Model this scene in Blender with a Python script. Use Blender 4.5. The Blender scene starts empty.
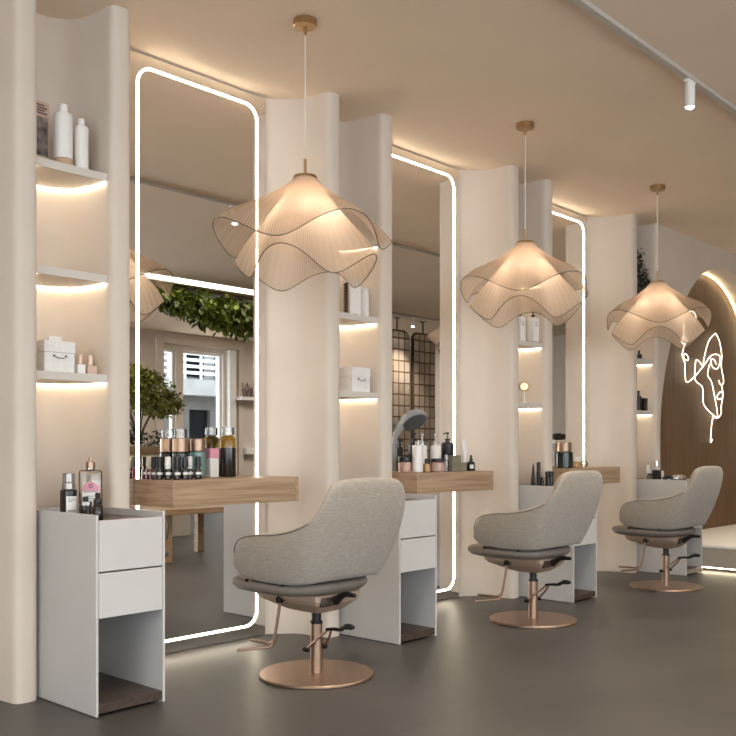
import bpy, bmesh, math, random
from mathutils import Vector, Matrix
random.seed(7)
PI = math.pi
sc = bpy.context.scene
COL = sc.collection
CEIL = 2.886
MY = 3.762            # mirror plane
BAY = 1.7274
BC = [1.1356, 2.863, 4.5904, 6.3178]   # bay centres along the wall (first one lies out of frame)

# ------------------------------------------------------------------ materials
def new_mat(name):
    m = bpy.data.materials.new(name); m.use_nodes = True
    nt = m.node_tree
    for n in list(nt.nodes): nt.nodes.remove(n)
    out = nt.nodes.new('ShaderNodeOutputMaterial')
    return m, nt, out

def N(nt, t, **kw):
    n = nt.nodes.new(t)
    for k, v in kw.items():
        if k in n.inputs.keys(): n.inputs[k].default_value = v
        else: setattr(n, k, v)
    return n

def col4(c): return (c[0], c[1], c[2], 1)

def pmat(name, c, rough=.5, metal=0, noise=.04, nscale=20, bump=0, bscale=200, spec=.5, trans=0, ior=1.45, stretch=None, alpha=1):
    m, nt, out = new_mat(name)
    b = N(nt, 'ShaderNodeBsdfPrincipled')
    b.inputs['Roughness'].default_value = rough
    b.inputs['Metallic'].default_value = metal
    b.inputs['Specular IOR Level'].default_value = spec
    b.inputs['Transmission Weight'].default_value = trans
    b.inputs['IOR'].default_value = ior
    b.inputs['Alpha'].default_value = alpha
    nt.links.new(b.outputs[0], out.inputs[0])
    tc = N(nt, 'ShaderNodeTexCoord'); src = tc.outputs['Object']
    if stretch:
        mp = N(nt, 'ShaderNodeMapping'); mp.inputs['Scale'].default_value = stretch
        nt.links.new(src, mp.inputs[0]); src = mp.outputs[0]
    if noise:
        nz = N(nt, 'ShaderNodeTexNoise'); nz.inputs['Scale'].default_value = nscale; nz.inputs['Detail'].default_value = 5
        nt.links.new(src, nz.inputs['Vector'])
        r = N(nt, 'ShaderNodeValToRGB')
        r.color_ramp.elements[0].position = .3; r.color_ramp.elements[1].position = .7
        r.color_ramp.elements[0].color = col4([max(0, x*(1-noise)) for x in c])
        r.color_ramp.elements[1].color = col4([min(1, x*(1+noise)) for x in c])
        nt.links.new(nz.outputs['Fac'], r.inputs[0]); nt.links.new(r.outputs[0], b.inputs['Base Color'])
    else:
        b.inputs['Base Color'].default_value = col4(c)
    if bump:
        n2 = N(nt, 'ShaderNodeTexNoise'); n2.inputs['Scale'].default_value = bscale; n2.inputs['Detail'].default_value = 3
        nt.links.new(src, n2.inputs['Vector'])
        bp = N(nt, 'ShaderNodeBump'); bp.inputs['Strength'].default_value = bump; bp.inputs['Distance'].default_value = .002
        nt.links.new(n2.outputs['Fac'], bp.inputs['Height']); nt.links.new(bp.outputs[0], b.inputs['Normal'])
    return m

def emat(name, c, s):
    m, nt, out = new_mat(name)
    e = N(nt, 'ShaderNodeEmission'); e.inputs[0].default_value = col4(c); e.inputs[1].default_value = s
    nt.links.new(e.outputs[0], out.inputs[0]); return m

def wood(name, c1, c2, scale=(1, 1, 1), rough=.45, bands=9):
    m, nt, out = new_mat(name)
    b = N(nt, 'ShaderNodeBsdfPrincipled'); b.inputs['Roughness'].default_value = rough
    tc = N(nt, 'ShaderNodeTexCoord'); mp = N(nt, 'ShaderNodeMapping'); mp.inputs['Scale'].default_value = scale
    nt.links.new(tc.outputs['Object'], mp.inputs[0])
    nz = N(nt, 'ShaderNodeTexNoise'); nz.inputs['Scale'].default_value = 1.6; nz.inputs['Detail'].default_value = 2
    nt.links.new(mp.outputs[0], nz.inputs['Vector'])
    mul = N(nt, 'ShaderNodeMath', operation='MULTIPLY'); mul.inputs[1].default_value = bands
    nt.links.new(nz.outputs['Fac'], mul.inputs[0])
    fr = N(nt, 'ShaderNodeMath', operation='PINGPONG'); fr.inputs[1].default_value = 1
    nt.links.new(mul.outputs[0], fr.inputs[0])
    n2 = N(nt, 'ShaderNodeTexNoise'); n2.inputs['Scale'].default_value = 14; n2.inputs['Detail'].default_value = 6
    nt.links.new(mp.outputs[0], n2.inputs['Vector'])
    mx = N(nt, 'ShaderNodeMath', operation='MULTIPLY_ADD'); mx.inputs[1].default_value = .55
    nt.links.new(n2.outputs['Fac'], mx.inputs[0])
    m3 = N(nt, 'ShaderNodeMath', operation='MULTIPLY'); m3.inputs[1].default_value = .45
    nt.links.new(fr.outputs[0], m3.inputs[0]); nt.links.new(m3.outputs[0], mx.inputs[2])
    r = N(nt, 'ShaderNodeValToRGB')
    r.color_ramp.elements[0].position = .2; r.color_ramp.elements[1].position = .75
    r.color_ramp.elements[0].color = col4(c1); r.color_ramp.elements[1].color = col4(c2)
    nt.links.new(mx.outputs[0], r.inputs[0]); nt.links.new(r.outputs[0], b.inputs['Base Color'])
    nt.links.new(b.outputs[0], out.inputs[0]); return m

M = {}
M['plaster'] = pmat('cream_plaster', (.665, .583, .508), .7, noise=.03, nscale=3, bump=.15, bscale=60)
M['ceiling'] = pmat('ceiling_paint', (.86, .705, .55), .85, noise=.02, nscale=2)
M['white'] = pmat('white_lacquer', (.54, .525, .515), .45, noise=.015, nscale=6)
M['shelf'] = pmat('shelf_paint', (.64, .59, .535), .6, noise=.01)
M['mirror'] = pmat('mirror_silver', (.93, .92, .90), .0, 1, noise=0)
M['oak'] = wood('oak_veneer', (.34, .225, .135), (.52, .375, .25), (.45, 9, 15), bands=9)
M['oak_end'] = wood('oak_end', (.34, .225, .135), (.50, .36, .235), (9, 1, 12), bands=12)
M['darkwood'] = wood('smoked_wood', (.035, .023, .017), (.075, .05, .037), (9, 1.5, 9), .4)
M['copper'] = pmat('copper_metal', (.42, .29, .215), .42, 1, noise=.06, nscale=40, stretch=(1, 1, .1))
M['bronze_paint'] = pmat('bronze_paint', (.52, .38, .29), .45, .35, noise=.03, nscale=50)
M['rim'] = pmat('rim_wire', (.09, .065, .048), .6, noise=0)
M['track'] = pmat('track_enamel', (.50, .455, .41), .5, noise=0)
M['brass'] = pmat('brushed_brass', (.50, .33, .17), .32, 1, noise=.05, nscale=60)
M['black'] = pmat('black_plastic', (.012, .011, .011), .35, noise=0)
M['chrome'] = pmat('chrome', (.75, .75, .76), .12, 1, noise=0)
M['cord'] = pmat('pale_cord', (.75, .72, .68), .6, noise=0)
M['led'] = emat('mirror_led', (1, .86, .67), 14)
M['warmled'] = emat('shelf_led', (1, .83, .57), 17)
M['neon'] = emat('neon_tube', (1, .90, .74), 3.0)
M['cove'] = emat('cove_led', (1, .80, .50), 16)
M['lens'] = emat('spot_lens', (1, .95, .87), 45)
M['bulb'] = emat('bulb_glow', (1, .82, .60), 2.2)
M['ceilled'] = emat('linear_light', (1, .96, .90), 3.2)
M['pol_white'] = pmat('satin_white_plastic', (.82, .80, .78), .3, noise=0)
M['cream'] = pmat('cream_plastic', (.80, .72, .58), .3, noise=0)
M['tan'] = pmat('tan_wood_band', (.52, .36, .22), .5)
M['dark_liquid'] = pmat('dark_bottle', (.02, .014, .01), .12, noise=0)
M['red_liquid'] = pmat('dark_red_varnish', (.10, .008, .010), .12, noise=0)
M['teal'] = pmat('teal_glass', (.16, .27, .25), .15, noise=0)
M['green_dark'] = pmat('dark_green_glass', (.018, .026, .020), .12, noise=0)
M['amber'] = pmat('amber_glass', (.34, .19, .02), .1, noise=0, trans=.35)
M['pinkglass'] = pmat('pink_glass', (.70, .45, .36), .15, noise=0, trans=.3)
M['amberjar'] = pmat('amber_jar', (.66, .38, .14), .15, noise=0, trans=.3)
M['olive'] = pmat('olive_box', (.23, .21, .15), .55)
M['pink'] = pmat('pink_card', (.75, .34, .43), .6)
M['blush'] = pmat('blush_cap', (.62, .45, .36), .35, .3, noise=0)
M['print'] = pmat('dark_print', (.06, .055, .055), .7, noise=0)
M['grey'] = pmat('grey_plastic', (.28, .29, .31), .4, noise=0)
M['greydark'] = pmat('grey_mesh', (.10, .10, .105), .5, noise=.5, nscale=300)
M['paper'] = pmat('white_textured_paper', (.80, .78, .76), .7, noise=.05, nscale=60, bump=.6, bscale=120)
M['grey_cap'] = pmat('ribbed_grey_cap', (.36, .33, .31), .3, .7, noise=.3, nscale=30, stretch=(8, 8, .1))
M['photo'] = pmat('photo_print', (.16, .13, .12), .4, noise=.9, nscale=30)
M['leaf'] = pmat('leaf_green', (.27, .28, .06), .5, noise=.6, nscale=9)
M['leaf2'] = pmat('leaf_deep_green', (.13, .165, .018), .5, noise=.85, nscale=9)
M['leaf3'] = pmat('leaf_dark', (.035, .05, .025), .5, noise=.4, nscale=9)
M['bark'] = pmat('bark', (.10, .07, .05), .8)
M['dry'] = pmat('dried_grass', (.16, .10, .09), .8, noise=.4)
M['screenframe'] = pmat('bronze_frame', (.085, .05, .035), .4, .3)
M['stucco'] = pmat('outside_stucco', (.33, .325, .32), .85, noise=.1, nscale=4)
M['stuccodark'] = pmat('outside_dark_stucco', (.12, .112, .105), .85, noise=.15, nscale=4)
M['outdoor'] = pmat('outside_door', (.010, .011, .013), .8, spec=.05)
M['pave'] = pmat('outside_paving', (.35, .34, .33), .8)
M['greencloth'] = pmat('green_banner', (.35, .5, .12), .7)
M['seam'] = pmat('shadow_gap', (.03, .027, .025), .8, noise=0)
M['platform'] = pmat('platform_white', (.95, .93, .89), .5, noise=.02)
M['platformside'] = pmat('platform_side', (.42, .37, .31), .55, noise=.04)  # side of the white platform, its shade put into the colour

def glass(name, c, fac, k=1):
    m, nt, out = new_mat(name)
    t = N(nt, 'ShaderNodeBsdfTransparent'); t.inputs[0].default_value = col4(c)
    g = N(nt, 'ShaderNodeBsdfGlossy'); g.inputs['Roughness'].default_value = .03
    mx = N(nt, 'ShaderNodeMixShader')
    fr = N(nt, 'ShaderNodeFresnel'); fr.inputs[0].default_value = 1.5
    ad = N(nt, 'ShaderNodeMath', operation='MULTIPLY_ADD'); ad.inputs[1].default_value = k; ad.inputs[2].default_value = fac
    nt.links.new(fr.outputs[0], ad.inputs[0]); nt.links.new(ad.outputs[0], mx.inputs[0])
    nt.links.new(t.outputs[0], mx.inputs[1]); nt.links.new(g.outputs[0], mx.inputs[2])
    nt.links.new(mx.outputs[0], out.inputs[0]); return m
M['glass'] = glass('clear_glass', (.93, .92, .90), .03)
M['winglass'] = glass('window_glass', (.95, .97, .97), .0, .25)

def floor_mat():
    m, nt, out = new_mat('microcement_floor')
    b = N(nt, 'ShaderNodeBsdfPrincipled')
    tc = N(nt, 'ShaderNodeTexCoord')
    n1 = N(nt, 'ShaderNodeTexNoise'); n1.inputs['Scale'].default_value = 1.3; n1.inputs['Detail'].default_value = 8; n1.inputs['Roughness'].default_value = .65
    nt.links.new(tc.outputs['Object'], n1.inputs['Vector'])
    r = N(nt, 'ShaderNodeValToRGB'); r.color_ramp.elements[0].position = .3; r.color_ramp.elements[1].position = .72
    r.color_ramp.elements[0].color = (.050, .046, .043, 1); r.color_ramp.elements[1].color = (.088, .081, .075, 1)
    nt.links.new(n1.outputs['Fac'], r.inputs[0])
    br = N(nt, 'ShaderNodeTexBrick'); br.offset = 0
    br.inputs['Scale'].default_value = 1; br.inputs['Brick Width'].default_value = 1.2; br.inputs['Row Height'].default_value = 1.2
    br.inputs['Mortar Size'].default_value = .003; br.inputs['Mortar Smooth'].default_value = .3
    br.inputs['Color1'].default_value = (1, 1, 1, 1); br.inputs['Color2'].default_value = (.94, .94, .94, 1); br.inputs['Mortar'].default_value = (.6, .6, .6, 1)
    mp = N(nt, 'ShaderNodeMapping'); mp.inputs['Location'].default_value = (.1, .28, 0)
    nt.links.new(tc.outputs['Object'], mp.inputs[0]); nt.links.new(mp.outputs[0], br.inputs['Vector'])
    mx = N(nt, 'ShaderNodeMix', data_type='RGBA', blend_type='MULTIPLY'); mx.inputs[0].default_value = 1
    nt.links.new(r.outputs[0], mx.inputs[6]); nt.links.new(br.outputs['Color'], mx.inputs[7])
    nt.links.new(mx.outputs[2], b.inputs['Base Color'])
    rr = N(nt, 'ShaderNodeMapRange'); rr.inputs[3].default_value = .33; rr.inputs[4].default_value = .5
    nt.links.new(n1.outputs['Fac'], rr.inputs[0]); nt.links.new(rr.outputs[0], b.inputs['Roughness'])
    nt.links.new(b.outputs[0], out.inputs[0]); return m
M['floor'] = floor_mat()

def fabric_mat(name, c, piping=False):
    m, nt, out = new_mat(name)
    b = N(nt, 'ShaderNodeBsdfPrincipled'); b.inputs['Roughness'].default_value = .9
    b.inputs['Specular IOR Level'].default_value = .15; b.inputs['Sheen Weight'].default_value = .25
    tc = N(nt, 'ShaderNodeTexCoord'); mp = N(nt, 'ShaderNodeMapping'); mp.inputs['Scale'].default_value = (14, 14, 90)
    nt.links.new(tc.outputs['Object'], mp.inputs[0])
    n1 = N(nt, 'ShaderNodeTexNoise'); n1.inputs['Scale'].default_value = 3; n1.inputs['Detail'].default_value = 6
    nt.links.new(mp.outputs[0], n1.inputs['Vector'])
    r = N(nt, 'ShaderNodeValToRGB'); r.color_ramp.elements[0].position = .25; r.color_ramp.elements[1].position = .8
    r.color_ramp.elements[0].color = col4([x*.78 for x in c]); r.color_ramp.elements[1].color = col4([min(1, x*1.15) for x in c])
    nt.links.new(n1.outputs['Fac'], r.inputs[0]); nt.links.new(r.outputs[0], b.inputs['Base Color'])
    bp = N(nt, 'ShaderNodeBump'); bp.inputs['Strength'].default_value = .35; bp.inputs['Distance'].default_value = .002
    nt.links.new(n1.outputs['Fac'], bp.inputs['Height']); nt.links.new(bp.outputs[0], b.inputs['Normal'])
    nt.links.new(b.outputs[0], out.inputs[0]); return m
M['fabric'] = fabric_mat('linen_upholstery', (.385, .335, .285))
M['pad'] = pmat('taupe_leather', (.20, .17, .145), .5, noise=.08, nscale=30)
M['piping'] = pmat('dark_piping', (.19, .165, .14), .8, noise=0)

def sheer_mat(name, lo, hi):
    m, nt, out = new_mat(name)
    tc = N(nt, 'ShaderNodeTexCoord'); sp = N(nt, 'ShaderNodeSeparateXYZ'); nt.links.new(tc.outputs['Object'], sp.inputs[0])
    at = N(nt, 'ShaderNodeMath', operation='ARCTAN2'); nt.links.new(sp.outputs['Y'], at.inputs[0]); nt.links.new(sp.outputs['X'], at.inputs[1])
    mu = N(nt, 'ShaderNodeMath', operation='MULTIPLY'); mu.inputs[1].default_value = 190; nt.links.new(at.outputs[0], mu.inputs[0])
    si = N(nt, 'ShaderNodeMath', operation='SINE'); nt.links.new(mu.outputs[0], si.inputs[0])
    mr = N(nt, 'ShaderNodeMapRange'); mr.inputs[1].default_value = -1; mr.inputs[2].default_value = 1
    mr.inputs[3].default_value = lo; mr.inputs[4].default_value = hi
    nt.links.new(si.outputs[0], mr.inputs[0])
    # the pleats gather towards the crown, so the cloth is densest there
    le = N(nt, 'ShaderNodeVectorMath', operation='LENGTH'); cx = N(nt, 'ShaderNodeCombineXYZ')
    nt.links.new(sp.outputs['X'], cx.inputs['X']); nt.links.new(sp.outputs['Y'], cx.inputs['Y']); nt.links.new(cx.outputs[0], le.inputs[0])
    dn = N(nt, 'ShaderNodeMapRange'); dn.interpolation_type = 'SMOOTHSTEP'; dn.inputs[1].default_value = .10; dn.inputs[2].default_value = .30
    dn.inputs[3].default_value = .40; dn.inputs[4].default_value = 0; nt.links.new(le.outputs['Value'], dn.inputs[0])
    ad = N(nt, 'ShaderNodeMath', operation='ADD'); ad.use_clamp = True; nt.links.new(mr.outputs[0], ad.inputs[0]); nt.links.new(dn.outputs[0], ad.inputs[1]); mr = ad
    d = N(nt, 'ShaderNodeBsdfDiffuse'); d.inputs[0].default_value = (.54, .45, .38, 1)
    t = N(nt, 'ShaderNodeBsdfTranslucent'); t.inputs[0].default_value = (.70, .58, .47, 1)
    m1 = N(nt, 'ShaderNodeMixShader'); m1.inputs[0].default_value = .55
    nt.links.new(d.outputs[0], m1.inputs[1]); nt.links.new(t.outputs[0], m1.inputs[2])
    tr = N(nt, 'ShaderNodeBsdfTransparent'); tr.inputs[0].default_value = (.95, .90, .84, 1)
    m2 = N(nt, 'ShaderNodeMixShader'); nt.links.new(mr.outputs[0], m2.inputs[0])
    nt.links.new(tr.outputs[0], m2.inputs[1]); nt.links.new(m1.outputs[0], m2.inputs[2])
    nt.links.new(m2.outputs[0], out.inputs[0]); return m
M['sheer'] = sheer_mat('pleated_sheer_fabric', .40, .54)

def slat_mat():
    m, nt, out = new_mat('walnut_slats')
    b = N(nt, 'ShaderNodeBsdfPrincipled'); b.inputs['Roughness'].default_value = .5
    tc = N(nt, 'ShaderNodeTexCoord'); sp = N(nt, 'ShaderNodeSeparateXYZ'); nt.links.new(tc.outputs['Object'], sp.inputs[0])
    mu = N(nt, 'ShaderNodeMath', operation='MULTIPLY'); mu.inputs[1].default_value = 2*PI/.026; nt.links.new(sp.outputs['X'], mu.inputs[0])
    si = N(nt, 'ShaderNodeMath', operation='SINE'); nt.links.new(mu.outputs[0], si.inputs[0])
    mp = N(nt, 'ShaderNodeMapping'); mp.inputs['Scale'].default_value = (24, 1, 1.2); nt.links.new(tc.outputs['Object'], mp.inputs[0])
    n1 = N(nt, 'ShaderNodeTexNoise'); n1.inputs['Scale'].default_value = 2; n1.inputs['Detail'].default_value = 5; nt.links.new(mp.outputs[0], n1.inputs['Vector'])
    r = N(nt, 'ShaderNodeValToRGB'); r.color_ramp.elements[0].position = .25; r.color_ramp.elements[1].position = .75
    r.color_ramp.elements[0].color = (.105, .052, .018, 1); r.color_ramp.elements[1].color = (.19, .10, .040, 1)
    nt.links.new(n1.outputs['Fac'], r.inputs[0]); nt.links.new(r.outputs[0], b.inputs['Base Color'])
    bp = N(nt, 'ShaderNodeBump'); bp.inputs['Strength'].default_value = .4; bp.inputs['Distance'].default_value = .005
    nt.links.new(si.outputs[0], bp.inputs['Height']); nt.links.new(bp.outputs[0], b.inputs['Normal'])
    nt.links.new(b.outputs[0], out.inputs[0]); return m
M['slats'] = slat_mat()

def block_mat():
    m, nt, out = new_mat('glass_blocks')
    b = N(nt, 'ShaderNodeBsdfPrincipled'); b.inputs['Roughness'].default_value = .15
    tc = N(nt, 'ShaderNodeTexCoord')
    br = N(nt, 'ShaderNodeTexBrick'); br.offset = 0; br.inputs['Scale'].default_value = 1
    br.inputs['Brick Width'].default_value = .125; br.inputs['Row Height'].default_value = .162
    br.inputs['Mortar Size'].default_value = .012; br.inputs['Mortar Smooth'].default_value = .4
    br.inputs['Color1'].default_value = (.80, .71, .62, 1); br.inputs['Color2'].default_value = (.55, .46, .38, 1); br.inputs['Mortar'].default_value = (.2, .13, .09, 1)
    mp = N(nt, 'ShaderNodeMapping'); mp.inputs['Rotation'].default_value = (PI/2, 0, 0)
    nt.links.new(tc.outputs['Object'], mp.inputs[0]); nt.links.new(mp.outputs[0], br.inputs['Vector'])
    nt.links.new(br.outputs['Color'], b.inputs['Base Color'])
    b.inputs['Transmission Weight'].default_value = .25
    bp = N(nt, 'ShaderNodeBump'); bp.inputs['Strength'].default_value = .8; bp.inputs['Distance'].default_value = .01
    nt.links.new(br.outputs['Fac'], bp.inputs['Height']); nt.links.new(bp.outputs[0], b.inputs['Normal'])
    nt.links.new(b.outputs[0], out.inputs[0]); return m
M['blocks'] = block_mat()

# ------------------------------------------------------------------ mesh builder
class MB:
    def __init__(s): s.bm = bmesh.new()
    def box(s, x0, x1, y0, y1, z0, z1, bev=0, seg=2, mtx=None):
        vs = [s.bm.verts.new((x, y, z)) for x in (x0, x1) for y in (y0, y1) for z in (z0, z1)]
        fs = [s.bm.faces.new([vs[i] for i in q]) for q in ((0, 1, 3, 2), (4, 6, 7, 5), (0, 4, 5, 1), (2, 3, 7, 6), (0, 2, 6, 4), (1, 5, 7, 3))]
        geom = vs
        if bev:
            es = list({e for f in fs for e in f.edges})
            r = bmesh.ops.bevel(s.bm, geom=es, offset=bev, segments=seg, affect='EDGES', profile=.5)
            geom = list({v for f in r['faces'] for v in f.verts} | {v for v in vs if v.is_valid})
        if mtx: bmesh.ops.transform(s.bm, matrix=mtx, verts=[v for v in geom if v.is_valid])
        return s
    def rings(s, rings, close=True, cap0=False, cap1=False, loop=False):
        R = [[s.bm.verts.new(p) for p in r] for r in rings]
        n = len(R[0]); m = len(R)
        for i in range(m if loop else m-1):
            a, b = R[i], R[(i+1) % m]
            for j in range(n if close else n-1):
                k = (j+1) % n
                s.bm.faces.new((a[j], a[k], b[k], b[j]))
        if cap0: s.bm.faces.new(R[0][::-1])
        if cap1: s.bm.faces.new(R[-1])
        return s
    def lathe(s, prof, c=(0, 0, 0), n=28, mtx=None):
        """prof: list of (r, z)"""
        rs = []
        for r, z in prof:
            rr = max(r, 1e-5)
            rs.append([Vector((rr*math.cos(2*PI*k/n), rr*math.sin(2*PI*k/n), z)) for k in range(n)])
        rs = [[(mtx @ p if mtx else p) + Vector(c) for p in r] for r in rs]
        return s.rings(rs, True, prof[0][0] > 1e-4, prof[-1][0] > 1e-4)
    def cyl(s, c, r, z0, z1, n=28, bev=0, mtx=None):
        p = [(r, z0), (r, z1)]
        if bev: p = [(r-bev, z0), (r, z0+bev), (r, z1-bev), (r-bev, z1)]
        return s.lathe(p, c, n, mtx)
    def tube(s, pts, r, n=10, closed=False):
        pts = [Vector(p) for p in pts]; m = len(pts)
        rr = r if isinstance(r, (list, tuple)) else [r]*m
        rs = []; up = None
        for i, p in enumerate(pts):
            if closed: t = (pts[(i+1) % m]-pts[i-1])
            else: t = pts[min(i+1, m-1)]-pts[max(i-1, 0)]
            if t.length < 1e-9: t = Vector((0, 0, 1))
            t.normalize()
            if up is None:
                up = Vector((0, 0, 1)) if abs(t.z) < .9 else Vector((1, 0, 0))
            u = (up - t*up.dot(t))
            if u.length < 1e-6: u = t.orthogonal()
            u.normalize(); v = t.cross(u); up = u
            rs.append([p + (u*math.cos(2*PI*k/n) + v*math.sin(2*PI*k/n))*rr[i] for k in range(n)])
        return s.rings(rs, True, not closed, not closed, loop=closed)
    def prism(s, poly, z0, z1, mtx=None):
        a = [Vector((x, y, z0)) for x, y in poly]; b = [Vector((x, y, z1)) for x, y in poly]
        if mtx: a = [mtx @ p for p in a]; b = [mtx @ p for p in b]
        return s.rings([a, b], True, True, True)
    def build(s, name, m, parent=None, loc=None, smooth=True, angle=40, subsurf=0, kind=None):
        bmesh.ops.remove_doubles(s.bm, verts=s.bm.verts, dist=1e-6)
        bmesh.ops.recalc_face_normals(s.bm, faces=s.bm.faces)
        if smooth:
            for f in s.bm.faces: f.smooth = True
            for e in s.bm.edges:
                if len(e.link_faces) == 2:
                    e.smooth = e.calc_face_angle(0) < math.radians(angle)
                else: e.smooth = False
        me = bpy.data.meshes.new(name); s.bm.to_mesh(me); s.bm.free()
        o = bpy.data.objects.new(name, me); COL.objects.link(o)
        if isinstance(m, str): m = M[m]
        me.materials.append(m)
        if parent: o.parent = parent
        if loc is not None: o.location = loc
        if subsurf:
            md = o.modifiers.new('s', 'SUBSURF'); md.levels = subsurf; md.render_levels = subsurf
        if kind: o['kind'] = kind
        return o

def tag(o, label, cat, group=None):
    o['label'] = label; o['category'] = cat
    if group: o['group'] = group
    return o
def thing(name, label, cat, loc=(0, 0, 0), rz=0, group=None):
    o = bpy.data.objects.new(name, None); COL.objects.link(o)
    o.location = loc; o.rotation_euler = (0, 0, rz); o.empty_display_size = .05
    return tag(o, label, cat, group)
def copy_tree(o, parent=None):
    c = o.copy(); COL.objects.link(c)
    if parent: c.parent = parent
    for ch in [x for x in o.children]: copy_tree(ch, c)
    return c
def struct(name, mb, m, **k):
    return mb.build(name, m, kind='structure', **k)
def light(name, typ, loc, energy, color=(1, 1, 1), rot=(0, 0, 0), parent=None, **kw):
    l = bpy.data.lights.new(name, typ); l.energy = energy; l.color = color
    for k, v in kw.items(): setattr(l, k, v)
    o = bpy.data.objects.new(name, l); COL.objects.link(o); o.location = loc; o.rotation_euler = rot
    if parent: o.parent = parent
    return o
def smooth_path(pts, k=6, closed=False):
    P = [Vector(p) for p in pts]; n = len(P); out = []
    for i in range(n if closed else n-1):
        if closed: a, b, c, d = P[i-1], P[i], P[(i+1) % n], P[(i+2) % n]
        else: a, b, c, d = P[max(i-1, 0)], P[i], P[i+1], P[min(i+2, n-1)]
        for j in range(k):
            t = j/k
            out.append(.5*((2*b) + (-a+c)*t + (2*a-5*b+4*c-d)*t*t + (-a+3*b-3*c+d)*t**3))
    if not closed: out.append(P[-1])
    return out

# ------------------------------------------------------------------ the setting
struct('floor', MB().box(-3, 13.5, -5.1, 4.4, -.12, 0), 'floor', smooth=False)
struct('ceiling', MB().box(-3, 13.5, -5.1, 4.4, CEIL, CEIL+.12), 'ceiling', smooth=False)
LOPN_ADDED = [(-4.4, -1.6, .05, 2.6), (-1.2, 1.6, .05, 2.6)]  # unseen window openings, added to bring light in from the left
mb = MB()
for a, b in ((-5.1, -4.4), (-1.6, -1.2), (1.6, 4.4)): mb.box(-3.12, -3, a, b, 0, CEIL)
for a, b, z0, z1 in LOPN_ADDED: mb.box(-3.12, -3, a, b, 0, z0); mb.box(-3.12, -3, a, b, z1, CEIL)
struct('wall_left', mb, 'plaster', smooth=False)
struct('wall_right', MB().box(13.5, 13.62, -5.1, 4.4, 0, CEIL), 'plaster', smooth=False)

PANEL = [(.428, 3.775), (.474, 3.752), (.522, 3.714), (.558, 3.675), (.580, 3.63), (.590, 3.575), (.595, 3.52), (.598, 3.486), (.603, 3.467),
         (.611, 3.456), (.624, 3.4505), (.640, 3.449), (.664, 3.4495), (.680, 3.452), (.692, 3.460), (.6985, 3.474)]
NICHE = [(-.1630, 3.50), (-.1622, 3.55), (-.158, 3.61), (-.148, 3.66), (-.130, 3.70), (-.104, 3.73), (-.072, 3.752), (-.036, 3.765)]
def mir(pts): return [(-x, y) for x, y in reversed(pts)]
def off(pts, c): return [(x+c, y) for x, y in pts]
NICHE_FULL = NICHE + [(0, 3.769)] + mir(NICHE)
prof = [(-2.99, 3.775)]
for i, c in enumerate(BC):
    prof += off(mir(PANEL), c) + off(PANEL, c)
    if i < 4: prof += off(NICHE_FULL, c + BAY/2)
nose_end = [(-.6985, 3.474), (-.692, 3.460), (-.680, 3.452), (-.664, 3.4495), (-.650, 3.450)]
prof += off(nose_end, BC[3]+BAY)
xe = prof[-1][0]
poly = prof + [(xe, 4.39), (-2.99, 4.39)]
mb = MB()
a = [(x, y, 0) for x, y in prof]; b = [(x, y, CEIL) for x, y in prof]
mb.rings([a, b], close=False)
mb.rings([[(xe, 3.45, 0), (xe, 4.39, 0), (-2.99, 4.39, 0), (-2.99, 3.775, 0)], [(xe, 3.45, CEIL), (xe, 4.39, CEIL), (-2.99, 4.39, CEIL), (-2.99, 3.775, CEIL)]], close=False)
struct('wall_back', mb, 'plaster', angle=60)

# wall with the arched recess
AY, AB = 3.45, 3.68
arch_half = [(7.378, 0), (7.378, .7), (7.380, 1.24), (7.445, 1.578), (7.561, 1.865), (7.700, 2.10), (7.864, 2.302), (8.05, 2.47), (8.273, 2.603), (8.52, 2.682), (8.78, 2.708)]
arch = arch_half[:1] + [tuple(p)[:2] for p in smooth_path([(x, z, 0) for x, z in arch_half[1:]], 5)]
arch = arch + [(2*8.78-x, z) for x, z in reversed(arch[:-1])]
arch = [(x*AY/3.43 if True else x, z) for x, z in arch]
AXC = 8.78*AY/3.43
mb = MB(); bm = mb.bm
def awall(y):
    A = [bm.verts.new((x, y, z)) for x, z in arch]
    T = [bm.verts.new((x, y, CEIL)) for x, z in arch]
    for k in range(len(A)-1):
        if abs(arch[k][0]-arch[k+1][0]) > 1e-4: bm.faces.new((A[k], A[k+1], T[k+1], T[k]))
    for x0, x1 in ((xe, arch[0][0]), (arch[-1][0], 13.5)):
        bm.faces.new([bm.verts.new(p) for p in ((x0, y, 0), (x1, y, 0), (x1, y, CEIL), (x0, y, CEIL))])
    return A
A1 = awall(AY); A2 = awall(AB)
for k in range(len(A1)-1): bm.faces.new((A1[k], A2[k], A2[k+1], A1[k+1]))
struct('wall_arch', mb, 'plaster', angle=35)
struct('wall_wood', MB().box(xe+.005, 13.4, AB+.002, AB+.06, 0, CEIL), 'slats', smooth=False)
# light cove along the back edge of the arch
mb = MB()
cove = [(x + (AXC-x)*.014, AB-.028, z-.018) for x, z in arch if z > .3]
mb.tube(cove, .0025, 6)
o = mb.build('arch_cove_light', 'cove'); tag(o, 'glowing warm light strip tracing the inner back edge of the arched recess', 'light strip')

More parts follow.
